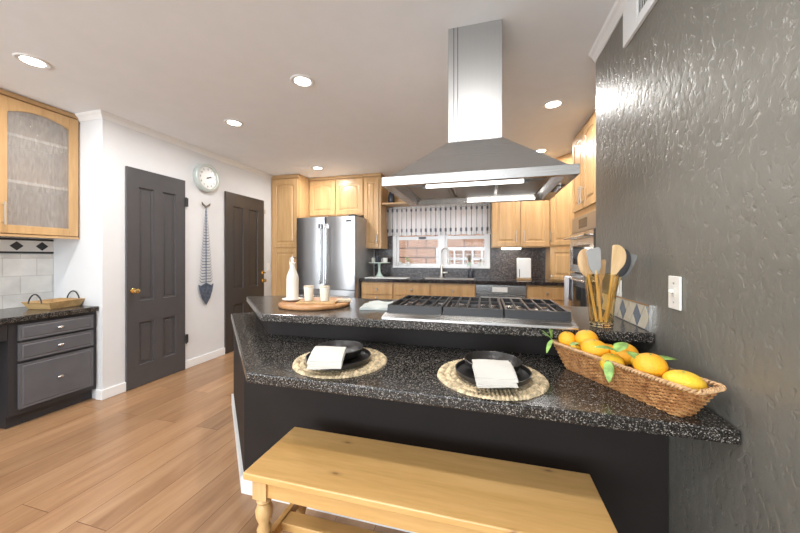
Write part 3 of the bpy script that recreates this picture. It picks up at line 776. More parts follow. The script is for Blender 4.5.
# ---------------------------------------------------------------- things on the back worktop and sill
ck = thing('cake_stand', 'pale green pedestal cake stand near the refrigerator', 'cake stand', (-1.515, 4.42, .91))
B().lathe([(.085, 0), (.085, .006), (.055, .02), (.03, .05), (.018, .09), (.016, .15), (.022, .19), (.03, .205)], (0, 0, 0), 28).obj('pedestal', M_mint, ck, True)
B().lathe([(.03, .205), (.15, .208), (.162, .214), (.162, .222), (.15, .220), (.02, .217)], (0, 0, 0), 36).obj('plate', M_mint, ck, True)
def mug(loc, mat, label, r=.035, h=.07, tilt=None):
    m = thing('mug', label, 'mug', loc, random.uniform(0, 6), 'mugs on the cake stand')
    B().lathe([(r*.85, 0), (r, .008), (r, h), (r-.004, h), (r-.005, .01), (.002, .008)], (0, 0, 0), 22).obj('cup', mat, m, True)
    B().tube([(r-.002, 0, h*.8), (r+.02, 0, h*.75), (r+.024, 0, h*.45), (r-.002, 0, h*.25)], .004, 8).obj('handle', mat, m, True)
mug((-1.600, 4.42, 1.128), M_cream, 'cream mug at the left of the cake stand')
mug((-1.515, 4.36, 1.128), M_glaze, 'dark blue glazed mug in the middle of the cake stand', .042, .095)
mug((-1.425, 4.42, 1.128), M_whitec, 'white mug at the right of the cake stand')
tag(B().lathe([(.04, 0), (.03, .012), (.0, .012)][:2], (0, 0, 0), 20).obj('saucer', M_whitec, None, True, loc=(-1.515, 4.475, 1.128)), 'small white dish behind the dark mug on the cake stand', 'saucer')
tag(B().box(-1.62, -1.02, 4.09, 4.32, .911, .925).obj('serving_tray', M_whitec, bevel=.006), 'flat white tray lying on the worktop left of the sink', 'tray')
kb = thing('countertop_appliance', 'white upright countertop device with a dark slit on a wooden foot', 'appliance', (.495, 4.44, .911))
B().box(-.09, .09, -.07, .07, 0, .018).obj('foot', M_maple_dk, kb, bevel=.006)
B().box(-.085, .085, -.06, .06, .018, .285).obj('housing', M_whitec, kb, bevel=.015)
B().box(-.062, -.054, -.0635, -.058, .03, .14).obj('slit', M_dark, kb)
sp = thing('soap_bottle', 'dark soap pump bottle right of the sink', 'bottle', (-.20, 4.59, .911))
B().lathe([(.036, 0), (.038, .01), (.038, .10), (.03, .118), (.012, .124), (.012, .14)], (0, 0, 0), 20).obj('bottle_body', M_glaze, sp, True)
B().tube([(0, 0, .14), (0, 0, .17), (-.03, -.02, .172)], .005, 8).obj('pump', M_nickel, sp, True)

def leaf(b, base, direction, L, Wd, droop=.3, up=Vector((0, 0, 1)), fold=.15):
    d = Vector(direction).normalized(); s_ = d.cross(up)
    if s_.length < .01: s_ = Vector((1, 0, 0))
    s_.normalize(); nrm = s_.cross(d); n = 8; rows = []
    for i in range(n+1):
        q = i/n; wq = Wd/2*math.sin(PI*min(1, q*.93+.03))**.8*(1-.15*q)
        c = Vector(base)+d*L*q-Vector((0, 0, 1))*droop*L*q*q
        rows.append([c-s_*wq+nrm*fold*wq, c-s_*wq*.5+nrm*fold*wq*.3, c, c+s_*wq*.5+nrm*fold*wq*.3, c+s_*wq+nrm*fold*wq])
    b.rings(rows, False, False)
def plant(x, label, pot, n=8, h=.07, mat=None, pr=.03):
    p = thing('potted_plant', label, 'plant', (x, YB-.02, WZ0+.029), 0, 'small pots on the window sill')
    B().lathe([(pr*.75, 0), (pr, .05), (pr*1.02, .055), (pr*.9, .055), (pr*.85, .045)], (0, 0, 0), 18).obj('pot', pot, p, True)
    b = B()
    for k in range(n):
        a = k*2.4; e = .5+.5*random.random()
        leaf(b, (0, 0, .045), (math.cos(a)*.5, math.sin(a)*.25, 1), h*(.6+.6*random.random()), .014, .1)
    b.obj('leaves', mat or M_leaf, p, True)
M_dry = plain('dry_leaf', (.25, .24, .18), .7, var=.2)
plant(-1.27, 'small white pot with short sprouts, leftmost on the window sill', M_whitec, 7, .04)
plant(-1.14, 'small white pot with a spiky green plant on the window sill', M_whitec, 10, .10)
plant(-.22, 'grey-green pot with dry foliage at the right of the window sill', M_mint, 12, .13, M_dry, .035)
plant(-.06, 'pale pot with thin sprouts, rightmost on the window sill', M_whitec, 7, .07, M_dry)

# ---------------------------------------------------------------- clock and fish on the left wall
ck = thing('wall_clock', 'round wall clock with a pale green metal rim between the doors', 'clock', (XL+.001, 2.915, 2.12), PI/2)
b = B().lathe([(.155, 0), (.160, -.01), (.160, -.055), (.150, -.062), (.128, -.062), (.124, -.045)], (0, 0, 0), 48, 'y', False); b.obj('rim', M_clockrim, ck, True)
B().lathe([(.128, -.040), (.128, -.044)], (0, 0, 0), 48, 'y').obj('face', M_whitec, ck)
b = B()
for k in range(60):
    a = k*PI/30; r0 = .112; r1 = .120
    if k % 5: b.box(-.0006, .0006, -.0455, -.0445, r0, r1) if k == 0 else None
def text(parent, s, size, loc, mat, rot=(PI/2, 0, 0), name='numeral'):
    cu = bpy.data.curves.new(name, 'FONT'); cu.body = s; cu.size = size; cu.align_x = 'CENTER'; cu.align_y = 'CENTER'; cu.extrude = .0004
    o = bpy.data.objects.new(name, cu); C.objects.link(o); 
    dg = bpy.context.evaluated_depsgraph_get(); me = bpy.data.meshes.new_from_object(o.evaluated_get(dg)); bpy.data.objects.remove(o)
    o = bpy.data.objects.new(name, me); C.objects.link(o); o.parent = parent; o.location = loc; o.rotation_euler = rot
    me.materials.clear(); me.materials.append(mat); return o
b.bm.free()
for k in range(1, 13):
    a = k*PI/6; text(ck, str(k), .03, (.098*math.sin(a), -.0452, .098*math.cos(a)), M_blackmat)
def hand(ang, L, wd, y):
    m = Matrix.Rotation(ang, 4, 'Y'); B().box(-wd/2, wd/2, y-.001, y, -.02, L).xf(m).obj('hand', M_blackmat, ck)
hand(math.radians(62), .055, .009, -.047); hand(math.radians(76), .09, .006, -.049)
B().lathe([(.008, -.045), (.008, -.052)], (0, 0, 0), 14, 'y').obj('hub', M_blackmat, ck)

fi = thing('fish_skeleton', 'hanging blue-grey metal fish skeleton pointing head down, between the doors', 'wall decor', (XL+.001, 2.915, 0), PI/2)
zt, zb = 1.80, .90
B().tube([(0, -.02, zb), (0, -.02, zt)], .005, 8).obj('spine', M_fish, fi, True)
b = B()
n = 25
for k in range(n):
    q = k/(n-1); z = zt-.08-(zt-.08-zb-.02)*q; L = .012+.080*q**.85
    for s_ in (-1, 1):
        b.rings([[(0, -.023, z), (0, -.017, z), (0, -.017, z+.008), (0, -.023, z+.008)], [(s_*L*.7, -.023, z-.002), (s_*L*.7, -.019, z-.002), (s_*L*.7, -.019, z+.005), (s_*L*.7, -.023, z+.005)], [(s_*L, -.022, z+.022+.01*q), (s_*L, -.02, z+.022+.01*q), (s_*L, -.02, z+.024+.01*q), (s_*L, -.022, z+.024+.01*q)]])
b.obj('ribs', M_fish, fi)
B().prism([(-.10, .90), (-.07, .88), (0, .915), (.07, .88), (.10, .90), (.085, .82), (.05, .73), (0, .655), (-.05, .73), (-.085, .82)], -.026, -.014, 'y').obj('head', M_fish, fi, bevel=.004)
B().prism([(0, 1.78), (.01, 1.80), (.055, 1.835), (.05, 1.81), (.012, 1.785), (0, 1.77), (-.012, 1.785), (-.05, 1.81), (-.055, 1.835), (-.01, 1.80)], -.026, -.014, 'y').obj('tail', plain('rust_metal', (.20, .15, .11), .5, .5), fi)
sw = thing('light_switch', 'small white switch plate left of the pantry cabinet', 'light switch', (XL+.001, 4.02, 1.06), PI/2)
B().box(-.035, .035, -.007, 0, -.057, .057).obj('plate', M_plastic, sw, bevel=.003)
B().box(-.012, .012, -.012, -.006, -.03, .03).obj('rocker', M_plastic, sw, bevel=.002)

# ---------------------------------------------------------------- right wall fittings
sw = thing('light_switch', 'ivory toggle switch plate on the grey plaster wall', 'light switch', (XW-.001, 1.312, 1.085), -PI/2)
B().box(-.036, .036, -.007, 0, -.058, .058).obj('plate', M_plastic, sw, bevel=.003)
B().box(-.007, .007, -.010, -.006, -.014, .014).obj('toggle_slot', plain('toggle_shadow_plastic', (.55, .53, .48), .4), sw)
B().box(-.004, .004, -.022, -.009, .0, .012).obj('toggle', M_plastic, sw, bevel=.001)
b = B()
for z in (-.033, .033): b.lathe([(.003, -.0085), (.003, -.007)], (0, 0, z), 10, 'y')
b.obj('screw', M_nickel, sw)
sw = thing('power_outlet', 'white outlet plate low on the grey wall behind the utensil vase', 'outlet', (XW-.001, 1.80, 1.075), -PI/2)
B().box(-.04, .04, -.007, 0, -.058, .058).obj('plate', M_plastic, sw, bevel=.003)
B().box(-.017, .017, -.010, -.006, .008, .042).obj('socket', M_plastic, sw, bevel=.003)
B().box(-.017, .017, -.010, -.006, -.042, -.008).obj('socket', M_plastic, sw, bevel=.003)
# diamond tile strip
ts = thing('tile_strip', 'low splash strip of cream and grey diamond tiles on the grey wall', 'tile strip', (XW-.001, 2.12, .911), -PI/2)
L = 2.12-1.475; hh = .10
B().box(0, L, -.008, 0, 0, hh).obj('tile_bed', M_tgrey, ts)
B().box(0, L+.003, -.012, 0, hh, hh+.006).obj('edge_trim', M_chrome, ts)
B().box(L, L+.004, -.012, 0, 0, hh).obj('edge_trim', M_chrome, ts)
nT = 9; wT = L/nT; bc, bb2 = B(), B()
for k in range(nT):
    for half in (0, 1):
        cx = wT*(k+.5)+(0 if half == 0 else wT/2); 
        if half == 0:
            q = [(cx-wT*.46, hh/2), (cx, 0.004), (cx+wT*.46, hh/2), (cx, hh-.004)]
            (bb2 if k % 2 else bc).prism(q, -.0105, -.007, 'y')
        elif k < nT-1:
            bc.prism([(cx-wT*.42, hh-.003), (cx+wT*.42, hh-.003), (cx, hh/2+.005)], -.0105, -.007, 'y'); bc.prism([(cx-wT*.42, .003), (cx, hh/2-.005), (cx+wT*.42, .003)], -.0105, -.007, 'y')
bc.obj('cream_tile', M_tcream, ts); bb2.obj('grey_tile', M_tblue, ts)
# air vent under the crown
vt = thing('air_vent', 'white wall air vent tucked under the crown moulding', 'vent', (XW-.001, 1.715, 2.20), -PI/2)
b = B(); Wv, Hv = .50, .172; q = .075
b.box(0, q*1.9, -.014, 0, 0, Hv); b.box(q*1.9, Wv, -.014, 0, 0, .045); b.box(q*1.9, Wv, -.014, 0, Hv-.03, Hv); b.box(Wv-.04, Wv, -.014, 0, .045, Hv-.03)
b.obj('frame', M_trim, vt, bevel=.002)
b = B()
for k in range(9): b.face([(q*1.9, -.012, .05+k*.011), (Wv-.04, -.012, .05+k*.011), (Wv-.04, -.004, .056+k*.011), (q*1.9, -.004, .056+k*.011)])
for k in range(14): b.box(q*1.9+.014+k*.02, q*1.9+.017+k*.02, -.0135, -.012, .045, Hv-.03)
b.obj('louvres', M_trim, vt)
B().box(q*1.9, Wv-.04, -.003, -.001, .045, Hv-.03).obj('duct_backing', M_dark, vt)

# ---------------------------------------------------------------- desk nook
tag(B().box(XN+.002, -3.165, -1.2, YN-.002, .752, .792).obj('desk_countertop', M_granite, bevel=.006), 'speckled granite desk top in the left nook', 'countertop')
t = thing('drawer_cabinet', 'slate grey three-drawer base cabinet under the desk top', 'cabinet', (-3.20, 1.395, 0), PI/2)
W = YN-.004-1.395
b = B(); b.box(0, W, 0, .53, .09, .75); b.box(.01, W-.0, .05, .53, .001, .09); b.obj('body', M_deskd, t)
for z0, z1 in ((.615, .727), (.47, .598), (.13, .45)):
    dr = B().panelled(.045, W-.03, z0, z1, -.02, .02, [(.055, W-.04, z0+.01, z1-.01)], [(0, 0), (.004, .002), (.012, -.002)]).obj('drawer', M_deskg, t, bevel=.002)
    x = (.045+W-.03)/2; z = (z0+z1)/2
    B().ball((x, -.038, z), .013, 1.5, .8, .8, 14).tube([(x, -.02, z), (x, -.035, z)], .006, 8).obj('knob', M_chrome, dr, True)
t = thing('desk_apron', 'black pencil drawer front over the desk knee space', 'desk', (-3.20, -1.2, 0), PI/2)
B().box(0, 2.592, 0, .02, .63, .75).obj('apron', M_deskd, t)
B().box(0, 2.592, .50, .53, .0, .74).obj('back_panel', M_deskd, t)
# splash tiles
b = B(); b.box(XN+.0005, XN+.01, -1.2, YN-.001, .793, 1.235)
b.obj('x', M_stile).name = 'trim_5'
st(bpy.data.objects['trim_5'], 'white travertine splash tiles above the desk')
tb = thing('tile_border', 'black and white diamond border tiles under the glass-door cabinet', 'tile border', (XN+.001, -.30, 1.24), PI/2)
Lb = YN-.002+.30
B().box(0, Lb, -.009, 0, 0, .125).obj('white_tile', M_terr, tb)
b = B(); b.box(0, Lb, -.012, 0, 0, .016); b.box(0, Lb, -.012, 0, .109, .125); b.obj('black_liner', M_blk, tb)
b = B(); k = 0
x = Lb-.075
while x > .05:
    b.prism([(x-.04, .0625), (x, .025), (x+.04, .0625), (x, .10)], -.012, -.008, 'y'); x -= .155
b.obj('black_diamond', M_blk, tb)
# glass-door cabinet
t = thing('wall_cabinet', 'maple wall cabinet with seeded glass doors above the desk', 'cabinet', (-3.42, .80, 1.375), PI/2)
W = YN-.004-.80; Hc = 2.405-1.375; D = .325
b = B(); b.box(0, W, .0, D, 0, .02); b.box(0, W, 0, D, Hc-.02, Hc); b.box(0, .018, 0, D, .02, Hc-.02); b.box(W-.018, W, 0, D, .02, Hc-.02)
b.box(.018, W-.018, D-.012, D, .02, Hc-.02); b.box(W-.502, W-.484, 0, D-.012, .02, Hc-.02); b.obj('body', M_maple, t)
for z in (.395, .745): B().box(.018, W-.532, .004, D-.015, z, z+.022).obj('shelf', M_trim, t); B().box(W-.514, W-.018, .004, D-.015, z, z+.022).obj('shelf', M_trim, t)
B().box(-.005, W, -.026, .01, Hc-.005, Hc+.03).obj('top_moulding', M_maple_dk, t, bevel=.004)
B().box(0, W, -.02, .0, -.012, .006).obj('bottom_rail', M_maple_dk, t)
def glass_door(x0, x1, hx):
    z0, z1 = .012, Hc-.012; f = .062; y = -.002; ft = .06; arch = .045; K = 14
    b = B(); yy, tt = -.022, .02
    b.box(x0, x0+f, yy, yy+tt, z0, z1); b.box(x1-f, x1, yy, yy+tt, z0, z1); b.box(x0+f, x1-f, yy, yy+tt, z0, z0+f)
    pts = [(x0+f, z1), (x1-f, z1)]+[(x1-f+(x0-x1+2*f)*k/K, z1-f-arch*(2*k/K-1)**2) for k in range(K+1)]
    b.prism(pts, yy, yy+tt, 'y')
    d = b.obj('door', M_maple, t, bevel=.002)
    B().box(x0+f-.004, x1-f+.004, -.013, -.009, z0+f-.004, z1-f-.002).obj('glass_panel', M_seeded, d)
    bar_handle(d, hx, yy, .07, .24)
glass_door(W-.490, W-.008, W-.452); glass_door(W-.98, W-.496, W-.94)

# desk tray
tr = thing('wooden_tray', 'mango wood tray with two black loop handles on the desk top', 'tray', (-3.44, 1.765, .793), math.radians(100))
b = B(); hl, hw2 = .105, .10
outer = [[(-hl, -hw2, 0), (hl, -hw2, 0), (hl, hw2, 0), (-hl, hw2, 0)], [(-hl-.03, -hw2-.025, .06), (hl+.03, -hw2-.025, .06), (hl+.03, hw2+.025, .06), (-hl-.03, hw2+.025, .06)],
         [(-hl-.02, -hw2-.015, .06), (hl+.02, -hw2-.015, .06), (hl+.02, hw2+.015, .06), (-hl-.02, hw2+.015, .06)], [(-hl+.01, -hw2+.01, .01), (hl-.01, -hw2+.01, .01), (hl-.01, hw2-.01, .01), (-hl+.01, hw2-.01, .01)]]
b.rings(outer).obj('tray_body', M_traywood, tr, bevel=.002)
for sx in (-1, 1):
    pts = [(sx*(hl+.028), -.06+.12*k/12, .05+.072*math.sin(PI*k/12)**.6) for k in range(13)]
    B().tube(pts, .005, 8).obj('handle', M_blackmat, tr, True)

# ---------------------------------------------------------------- bench
bn = thing('bench', 'pale pine bench with turned legs in front of the breakfast bar', 'bench', (-.235, 1.08, 0))
hx, hy = .590, .157
B().box(-hx, hx, -hy, hy, .425, .450).obj('seat', M_pine, bn, bevel=.004)
b = B(); b.box(-hx+.075, hx-.075, -hy+.025, -hy+.045, .360, .425); b.box(-hx+.075, hx-.075, hy-.045, hy-.025, .360, .425); b.box(-hx+.035, -hx+.055, -hy+.065, hy-.065, .36, .425); b.box(hx-.055, hx-.035, -hy+.065, hy-.065, .36, .425)
b.obj('apron', M_pine, bn)
legp = [(.016, 0), (.022, .02), (.026, .06), (.018, .09), (.024, .105), (.030, .13), (.030, .20), (.030, .20), (.020, .215), (.026, .23), (.018, .25), (.029, .28), (.031, .30), (.021, .325), (.027, .335), (.020, .345), (.028, .352)]
for sx in (-1, 1):
    for sy in (-1, 1):
        b = B().lathe(legp, (sx*(hx-.055), sy*(hy-.045), 0), 20); x, y = sx*(hx-.055), sy*(hy-.045)
        b.box(x-.028, x+.028, y-.028, y+.028, .35, .425); b.obj('leg', M_pine_leg, bn, 50)
for sx in (-1, 1): x = sx*(hx-.055); B().box(x-.011, x+.011, -hy+.05, hy-.05, .15, .19).obj('end_stretcher', M_pine, bn, bevel=.002)
B().box(-hx+.062, hx-.062, -.03, .03, .155, .185).obj('long_stretcher', M_pine, bn, bevel=.003)

# ---------------------------------------------------------------- place settings
def placemat_mesh(R=.195):
    b = B(); ringsN = 8; nr = ringsN*6; na = 300; rows = []
    for i in range(1, nr+1):
        r = R*i/nr; k = (i/6) % 1; ring = int(i/6); row = []
        for a in range(na):
            t = 2*PI*a/na; cnt = max(12, int(8+ring*11))
            lump = .5+.5*math.sin(t*cnt+ring*2.1+(k-.5)*2.5)
            z = .003+.009*abs(math.sin(PI*k))**.6*(.2+.8*lump)
            rr = r+(.005*lump if i > nr-3 else 0)+.002*noise.noise(Vector((math.cos(t)*4, math.sin(t)*4, 1)))
            row.append((rr*math.cos(t), rr*math.sin(t), z if i < nr else .001))
        rows.append(row)
    b.rings(rows, False)
    b.face(rows[0]); b.face([(x, y, .0005) for x, y, z in rows[-1][::-1]])
    return b
mats_ = []
p0 = placemat_mesh().obj('placemat', M_jute, None, 60, loc=(-.600, 1.240, .7605)); tag(p0, 'round braided jute placemat at the left seat of the bar', 'placemat', 'place settings on the bar')
p1 = p0.copy(); C.objects.link(p1); p1.location = (.020, 1.225, .7605); p1.rotation_euler.z = 1; p1['label'] = 'round braided jute placemat at the right seat of the bar'
pl = B().lathe([(.08, 0), (.118, .003), (.132, .012), (.135, .027), (.131, .027), (.127, .014), (.112, .008), (.01, .007)], (0, 0, 0), 56)
pl0 = pl.obj('plate', M_stone, None, True, loc=(-.595, 1.21, .771)); tag(pl0, 'black stoneware plate with raised rim on the left placemat', 'plate', 'place settings on the bar')
pl1 = pl0.copy(); C.objects.link(pl1); pl1.location = (.026, 1.205, .771); pl1['label'] = 'black stoneware plate with raised rim on the right placemat'
bo = B().lathe([(.05, 0), (.06, .002), (.085, .015), (.100, .033), (.103, .048), (.100, .050), (.097, .047), (.094, .034), (.078, .02), (.05, .008), (.01, .006)], (0, 0, 0), 56)
bo0 = bo.obj('bowl', M_stone, None, True, loc=(-.600, 1.222, .7795)); tag(bo0, 'black stoneware bowl on the left plate', 'bowl', 'place settings on the bar')
bo1 = bo0.copy(); C.objects.link(bo1); bo1.location = (.026, 1.225, .7795); bo1['label'] = 'black stoneware bowl on the right plate'
def napkin(loc, rz, label, w_=.128, d_=.088):
    b = B(); n = 12
    for lay in range(5):
        rows = []
        zo = .003+lay*.0042; ww = w_/2-.0015*(lay % 3); off = random.uniform(-.003, .003)
        for i in range(n+1):
            q = i/n; y = -d_*.5+d_*q+(.004*(lay-2) if q in (0, 1) else 0)
            # resting: from counter-side front edge (low) up over the plate rim onto the bowl rim
            z = zo+.034*q+.004*math.sin(q*PI)
            row = []
            for k in range(9):
                xx = -ww+2*ww*k/8+off
                row.append((xx, y, z+.0015*math.sin(xx*40+lay+q*5)))
            rows.append(row)
        top = rows; bot = [[(x, y, z-.0034) for x, y, z in r] for r in rows]
        b.rings(top, False, False); b.rings(bot, False, False)
        b.rings([top[0], bot[0]], False, False); b.rings([top[-1], bot[-1]], False, False)
        b.rings([[r[0] for r in top], [r[0] for r in bot]], False, False); b.rings([[r[-1] for r in top], [r[-1] for r in bot]], False, False)
    bmesh.ops.remove_doubles(b.bm, verts=b.bm.verts, dist=1e-6)
    o = b.obj('napkin', M_napkin, None, 35, loc=loc); o.rotation_euler = (0, 0, rz)
    return tag(o, label, 'napkin', 'place settings on the bar')
napkin((-.583, 1.090, .7985), math.radians(14), 'folded cream napkin leaning on the left black bowl')
napkin((.030, 1.086, .7985), math.radians(12), 'folded cream napkin leaning on the right black bowl')

# ---------------------------------------------------------------- board with bottle and cups
zt = .911
cb = thing('serving_board', 'large round acacia serving board on the raised counter', 'serving board', (-1.018, 1.748, zt), .4)
B().lathe([(.208, 0), (.214, .006), (.216, .016), (.212, .022), (.01, .022)], (0, 0, 0), 64).obj('board', M_chop, cb, 50)
sc_ = tag(B().lathe([(.03, 0), (.035, .002), (.062, .012), (.064, .016), (.058, .014), (.03, .005), (.005, .004)], (0, 0, 0), 32).obj('saucer', M_whitec, None, True, loc=(-1.172, 1.735, zt+.0225)), 'small white saucer under the tall white bottle', 'saucer')
bt = thing('oil_bottle', 'tall cream ceramic bottle with a swing stopper on the serving board', 'bottle', (-1.172, 1.735, zt+.028))
B().lathe([(.033, 0), (.037, .004), (.037, .135), (.034, .155), (.022, .185), (.016, .20), (.0145, .225), (.017, .228), (.017, .236), (.010, .238)], (0, 0, 0), 32).obj('bottle_body', M_cream, bt, True)
B().lathe([(.008, .238), (.010, .242), (.010, .256), (.006, .262)], (0, 0, 0), 16).obj('stopper', M_whitec, bt, True)
B().tube([(-.018, 0, .215), (-.022, 0, .235), (-.016, 0, .262), (0, 0, .272), (.006, 0, .262)], .0016, 6).obj('wire_bail', M_nickel, bt, True)
sb = tag(B().box(-.115, .115, -.05, .05, 0, .012).obj('paddle_board', M_traywood, None, bevel=.003, loc=(-.972, 1.693, zt+.0225)), 'small wooden paddle board under the two cups', 'serving board')
sb.rotation_euler.z = .25
def cup(loc, label):
    c = thing('cup', label, 'cup', loc, 0, 'cream cups on the serving board')
    B().lathe([(.024, 0), (.026, .003), (.029, .07), (.031, .072), (.031, .082), (.028, .082), (.026, .065), (.024, .006), (.002, .005)], (0, 0, 0), 28).obj('cup_body', M_cream, c, True)
    B().lathe([(.0295, .083), (.0295, .087), (.0285, .089), (.002, .089)], (0, 0, 0), 28).obj('lid', M_cork, c, True)
    return c
cup((-1.035, 1.700, zt+.035), 'cream cup with a tan lid, nearer the white bottle'); cup((-.935, 1.712, zt+.035), 'cream cup with a tan lid, further from the white bottle')
nk = B()
for l in range(3): nk.box(-.05+.003*l, .05-.004*l, -.035, .035, .001+l*.005, .0055+l*.005)
o = tag(nk.obj('cloth_napkin', plain('beige_cloth', (.62, .52, .38), .9, bmp=.3, bs=500), None, bevel=.002, loc=(-.845, 1.79, zt+.0225)), 'small beige folded cloth at the right edge of the serving board', 'napkin'); o.rotation_euler.z = .5
# towel on the counter left of the cooktop
b = B(); rows = []
for i in range(17):
    rows.append([(-.08+.16*i/16+.006*math.sin(k*.8), -.14+.28*k/14, .012+.004*math.sin(i*.5+k*.35)+.003*math.sin(k*.9)) for k in range(15)])
b.rings(rows, False, False); low = [[(x, y, .0005) for x, y, z in r] for r in rows]; b.rings(low, False, False)
b.rings([rows[0], low[0]], False, False); b.rings([rows[-1], low[-1]], False, False); b.rings([[r[0] for r in rows], [r[0] for r in low]], False, False); b.rings([[r[-1] for r in rows], [r[-1] for r in low]], False, False)
bmesh.ops.remove_doubles(b.bm, verts=b.bm.verts, dist=1e-6)
o = b.obj('kitchen_towel', M_towel, None, 60, loc=(-.625, 1.80, zt)); o.rotation_euler.z = .15
tag(o, 'folded pale grey towel on the raised counter left of the cooktop', 'towel')

# ---------------------------------------------------------------- utensil vase
VX, VY = .487, 1.545
vs = tag(B().lathe([(.040, 0), (.044, .004), (.047, .05), (.054, .13), (.066, .225), (.0635, .226), (.0515, .13), (.0445, .052), (.040, .018), (.004, .016)], (0, 0, 0), 48).obj('glass_vase', M_amber, None, True, loc=(VX, VY, zt)), 'tall flared amber glass vase full of cooking utensils', 'vase')
def utensil(name, label, top, headf, hmat, handmat, bot=(0, 0), r=.006):
    base = Vector((VX+bot[0], VY+bot[1], zt+.022)); tip = Vector(top)
    t = thing(name, label, 'cooking utensil', base, 0, 'utensils in the amber vase')
    d = tip-base; Lt = d.length; zax = d.normalized()
    # head's flat side faces the room (-Y)
    yax = Vector((0, 1, 0)); yax = (yax-zax*yax.dot(zax)).normalized(); xax = yax.cross(zax)
    R = Matrix((xax, yax, zax)).transposed().to_4x4()
    t.rotation_euler = R.to_euler()
    hl = headf[1]
    B().tube([(0, 0, 0), (0, 0, Lt*.5), (0, 0, Lt-hl*.85)], r, 10, rr=[r*.9, r, r*.85]).obj('handle', handmat, t, True)
    kind, L, Wd = headf
    b = B()
    if kind == 'spoon':
        b.ball((0, 0, Lt-L/2), 1, Wd/2, .008, L/2, 20)
    elif kind == 'spat':
        pts = [(-.006, Lt-L*1.05), (.006, Lt-L*1.05), (Wd*.42, Lt-L*.72), (Wd/2, Lt-L*.1), (Wd*.4, Lt), (-Wd*.4, Lt-L*.05), (-Wd/2, Lt-L*.15), (-Wd*.42, Lt-L*.72)]
        b.prism(pts, -.004, .004, 'y')
    elif kind == 'turner':
        pts = [(-.006, Lt-L*1.05), (.006, Lt-L*1.05)]
        for k in range(13):
            a = -.9+k/12*2.9; pts.append((Wd/2*math.cos(a), Lt-L*.42+L*.42*math.sin(a)))
        b.prism(pts, -.004, .004, 'y')
    b.obj('head', hmat, t, 45, bevel=0 if kind == 'spoon' else .0025)
utensil('wooden_spoon', 'olive wood spoon leaning left in the amber vase', (.412, 1.52, 1.245), ('spoon', .125, .066), M_spoonw, M_handlew, (-.020, -.008))
utensil('slotted_spatula', 'grey silicone spatula with bamboo handle beside the wooden spoon', (.445, 1.51, 1.25), ('spat', .115, .056), M_greyrub, M_handlew, (-.006, -.022))
utensil('wooden_turner', 'pale beech wood turner standing in the middle of the vase', (.535, 1.51, 1.262), ('turner', .135, .082), M_spoonp, M_handlew, (.010, -.020))
utensil('serving_spoon', 'dark silicone serving spoon right of the beech turner', (.578, 1.55, 1.245), ('spoon', .125, .070), M_darkrub, M_handlew, (.020, .0))
utensil('ladle', 'grey silicone spoon leaning furthest right in the vase', (.606, 1.575, 1.228), ('spat', .12, .068), plain('warm_grey_silicone', (.20, .20, .19), .5), M_handlew, (.014, .018))
utensil('thin_spatula', 'slim brown wooden spatula at the back of the vase', (.502, 1.585, 1.20), ('spat', .09, .035), M_spoonw, M_spoonw, (.0, .02))

# ---------------------------------------------------------------- fruit basket
dirv = Vector((.513, -.858, 0)).normalized(); angb = math.atan2(dirv.y, dirv.x)
BC = Vector((.447, 1.245, .761))
bk = thing('fruit_basket', 'long woven wicker basket holding oranges on the bar top', 'basket', BC, angb)
hb_, lt, wt, lb_, wb = .092, .258, .055, .205, .036
def peri(q, z):
    """point on rounded rect perimeter at fraction q, height z (0..1)"""
    hl = lb_+(lt-lb_)*z; hw_ = wb+(wt-wb)*z; r = .02
    segs = [2*(hl-r), PI*r/2, 2*(hw_-r), PI*r/2]*2; tot = sum(segs); s_ = q*tot; k = 0
    while s_ > segs[k] and k < 7: s_ -= segs[k]; k += 1
    if k == 0: p, nn = (-hl+r+s_, -hw_), (0, -1)
    elif k == 1: a = -PI/2+s_/r; p, nn = (hl-r+r*math.cos(a), -hw_+r+r*math.sin(a)), (math.cos(a), math.sin(a))
    elif k == 2: p, nn = (hl, -hw_+r+s_), (1, 0)
    elif k == 3: a = s_/r; p, nn = (hl-r+r*math.cos(a), hw_-r+r*math.sin(a)), (math.cos(a), math.sin(a))
    elif k == 4: p, nn = (hl-r-s_, hw_), (0, 1)
    elif k == 5: a = PI/2+s_/r; p, nn = (-hl+r+r*math.cos(a), hw_-r+r*math.sin(a)), (math.cos(a), math.sin(a))
    elif k == 6: p, nn = (-hl, hw_-r-s_), (-1, 0)
    else: a = PI+s_/r; p, nn = (-hl+r+r*math.cos(a), -hw_+r+r*math.sin(a)), (math.cos(a), math.sin(a))
    return Vector((p[0], p[1], z*hb_)), Vector((nn[0], nn[1], 0))
NS = 66
b = B()
for row in range(15):
    z = .03+.94*row/15; pts = []; n = NS*3
    for i in range(n):
        p, nn = peri(i/n, z); ph = PI*i*NS/n+PI*row
        pts.append(p+nn*.0040*math.cos(ph))
    b.tube(pts, .0023, 5, True)
b.obj('woven_sides', M_wick, bk, True)
b = B()
for k in range(NS):
    b.tube([peri(k/NS, z)[0] for z in (0, .5, 1)], .0019, 5)
b.obj('stakes', M_wick, bk, True)
b = B(); n = 420
for ph0 in (0, PI):
    pts = []
    for i in range(n):
        p, nn = peri(i/n, 1); a = i/n*2*PI*60+ph0
        pts.append(p+nn*(.004+.0045*math.cos(a))+Vector((0, 0, .003+.0045*math.sin(a))))
    b.tube(pts, .0034, 6, True)
b.obj('braided_rim', plain('pale_wicker_rim', (.55, .34, .17), .5, var=.25, vs=60), bk, True)
b = B(); b.box(-lb_+.004, lb_-.004, -wb+.004, wb-.004, .001, .006); b.obj('basket_floor', M_wick, bk)
R_ = Matrix.Rotation(angb, 4, 'Z')
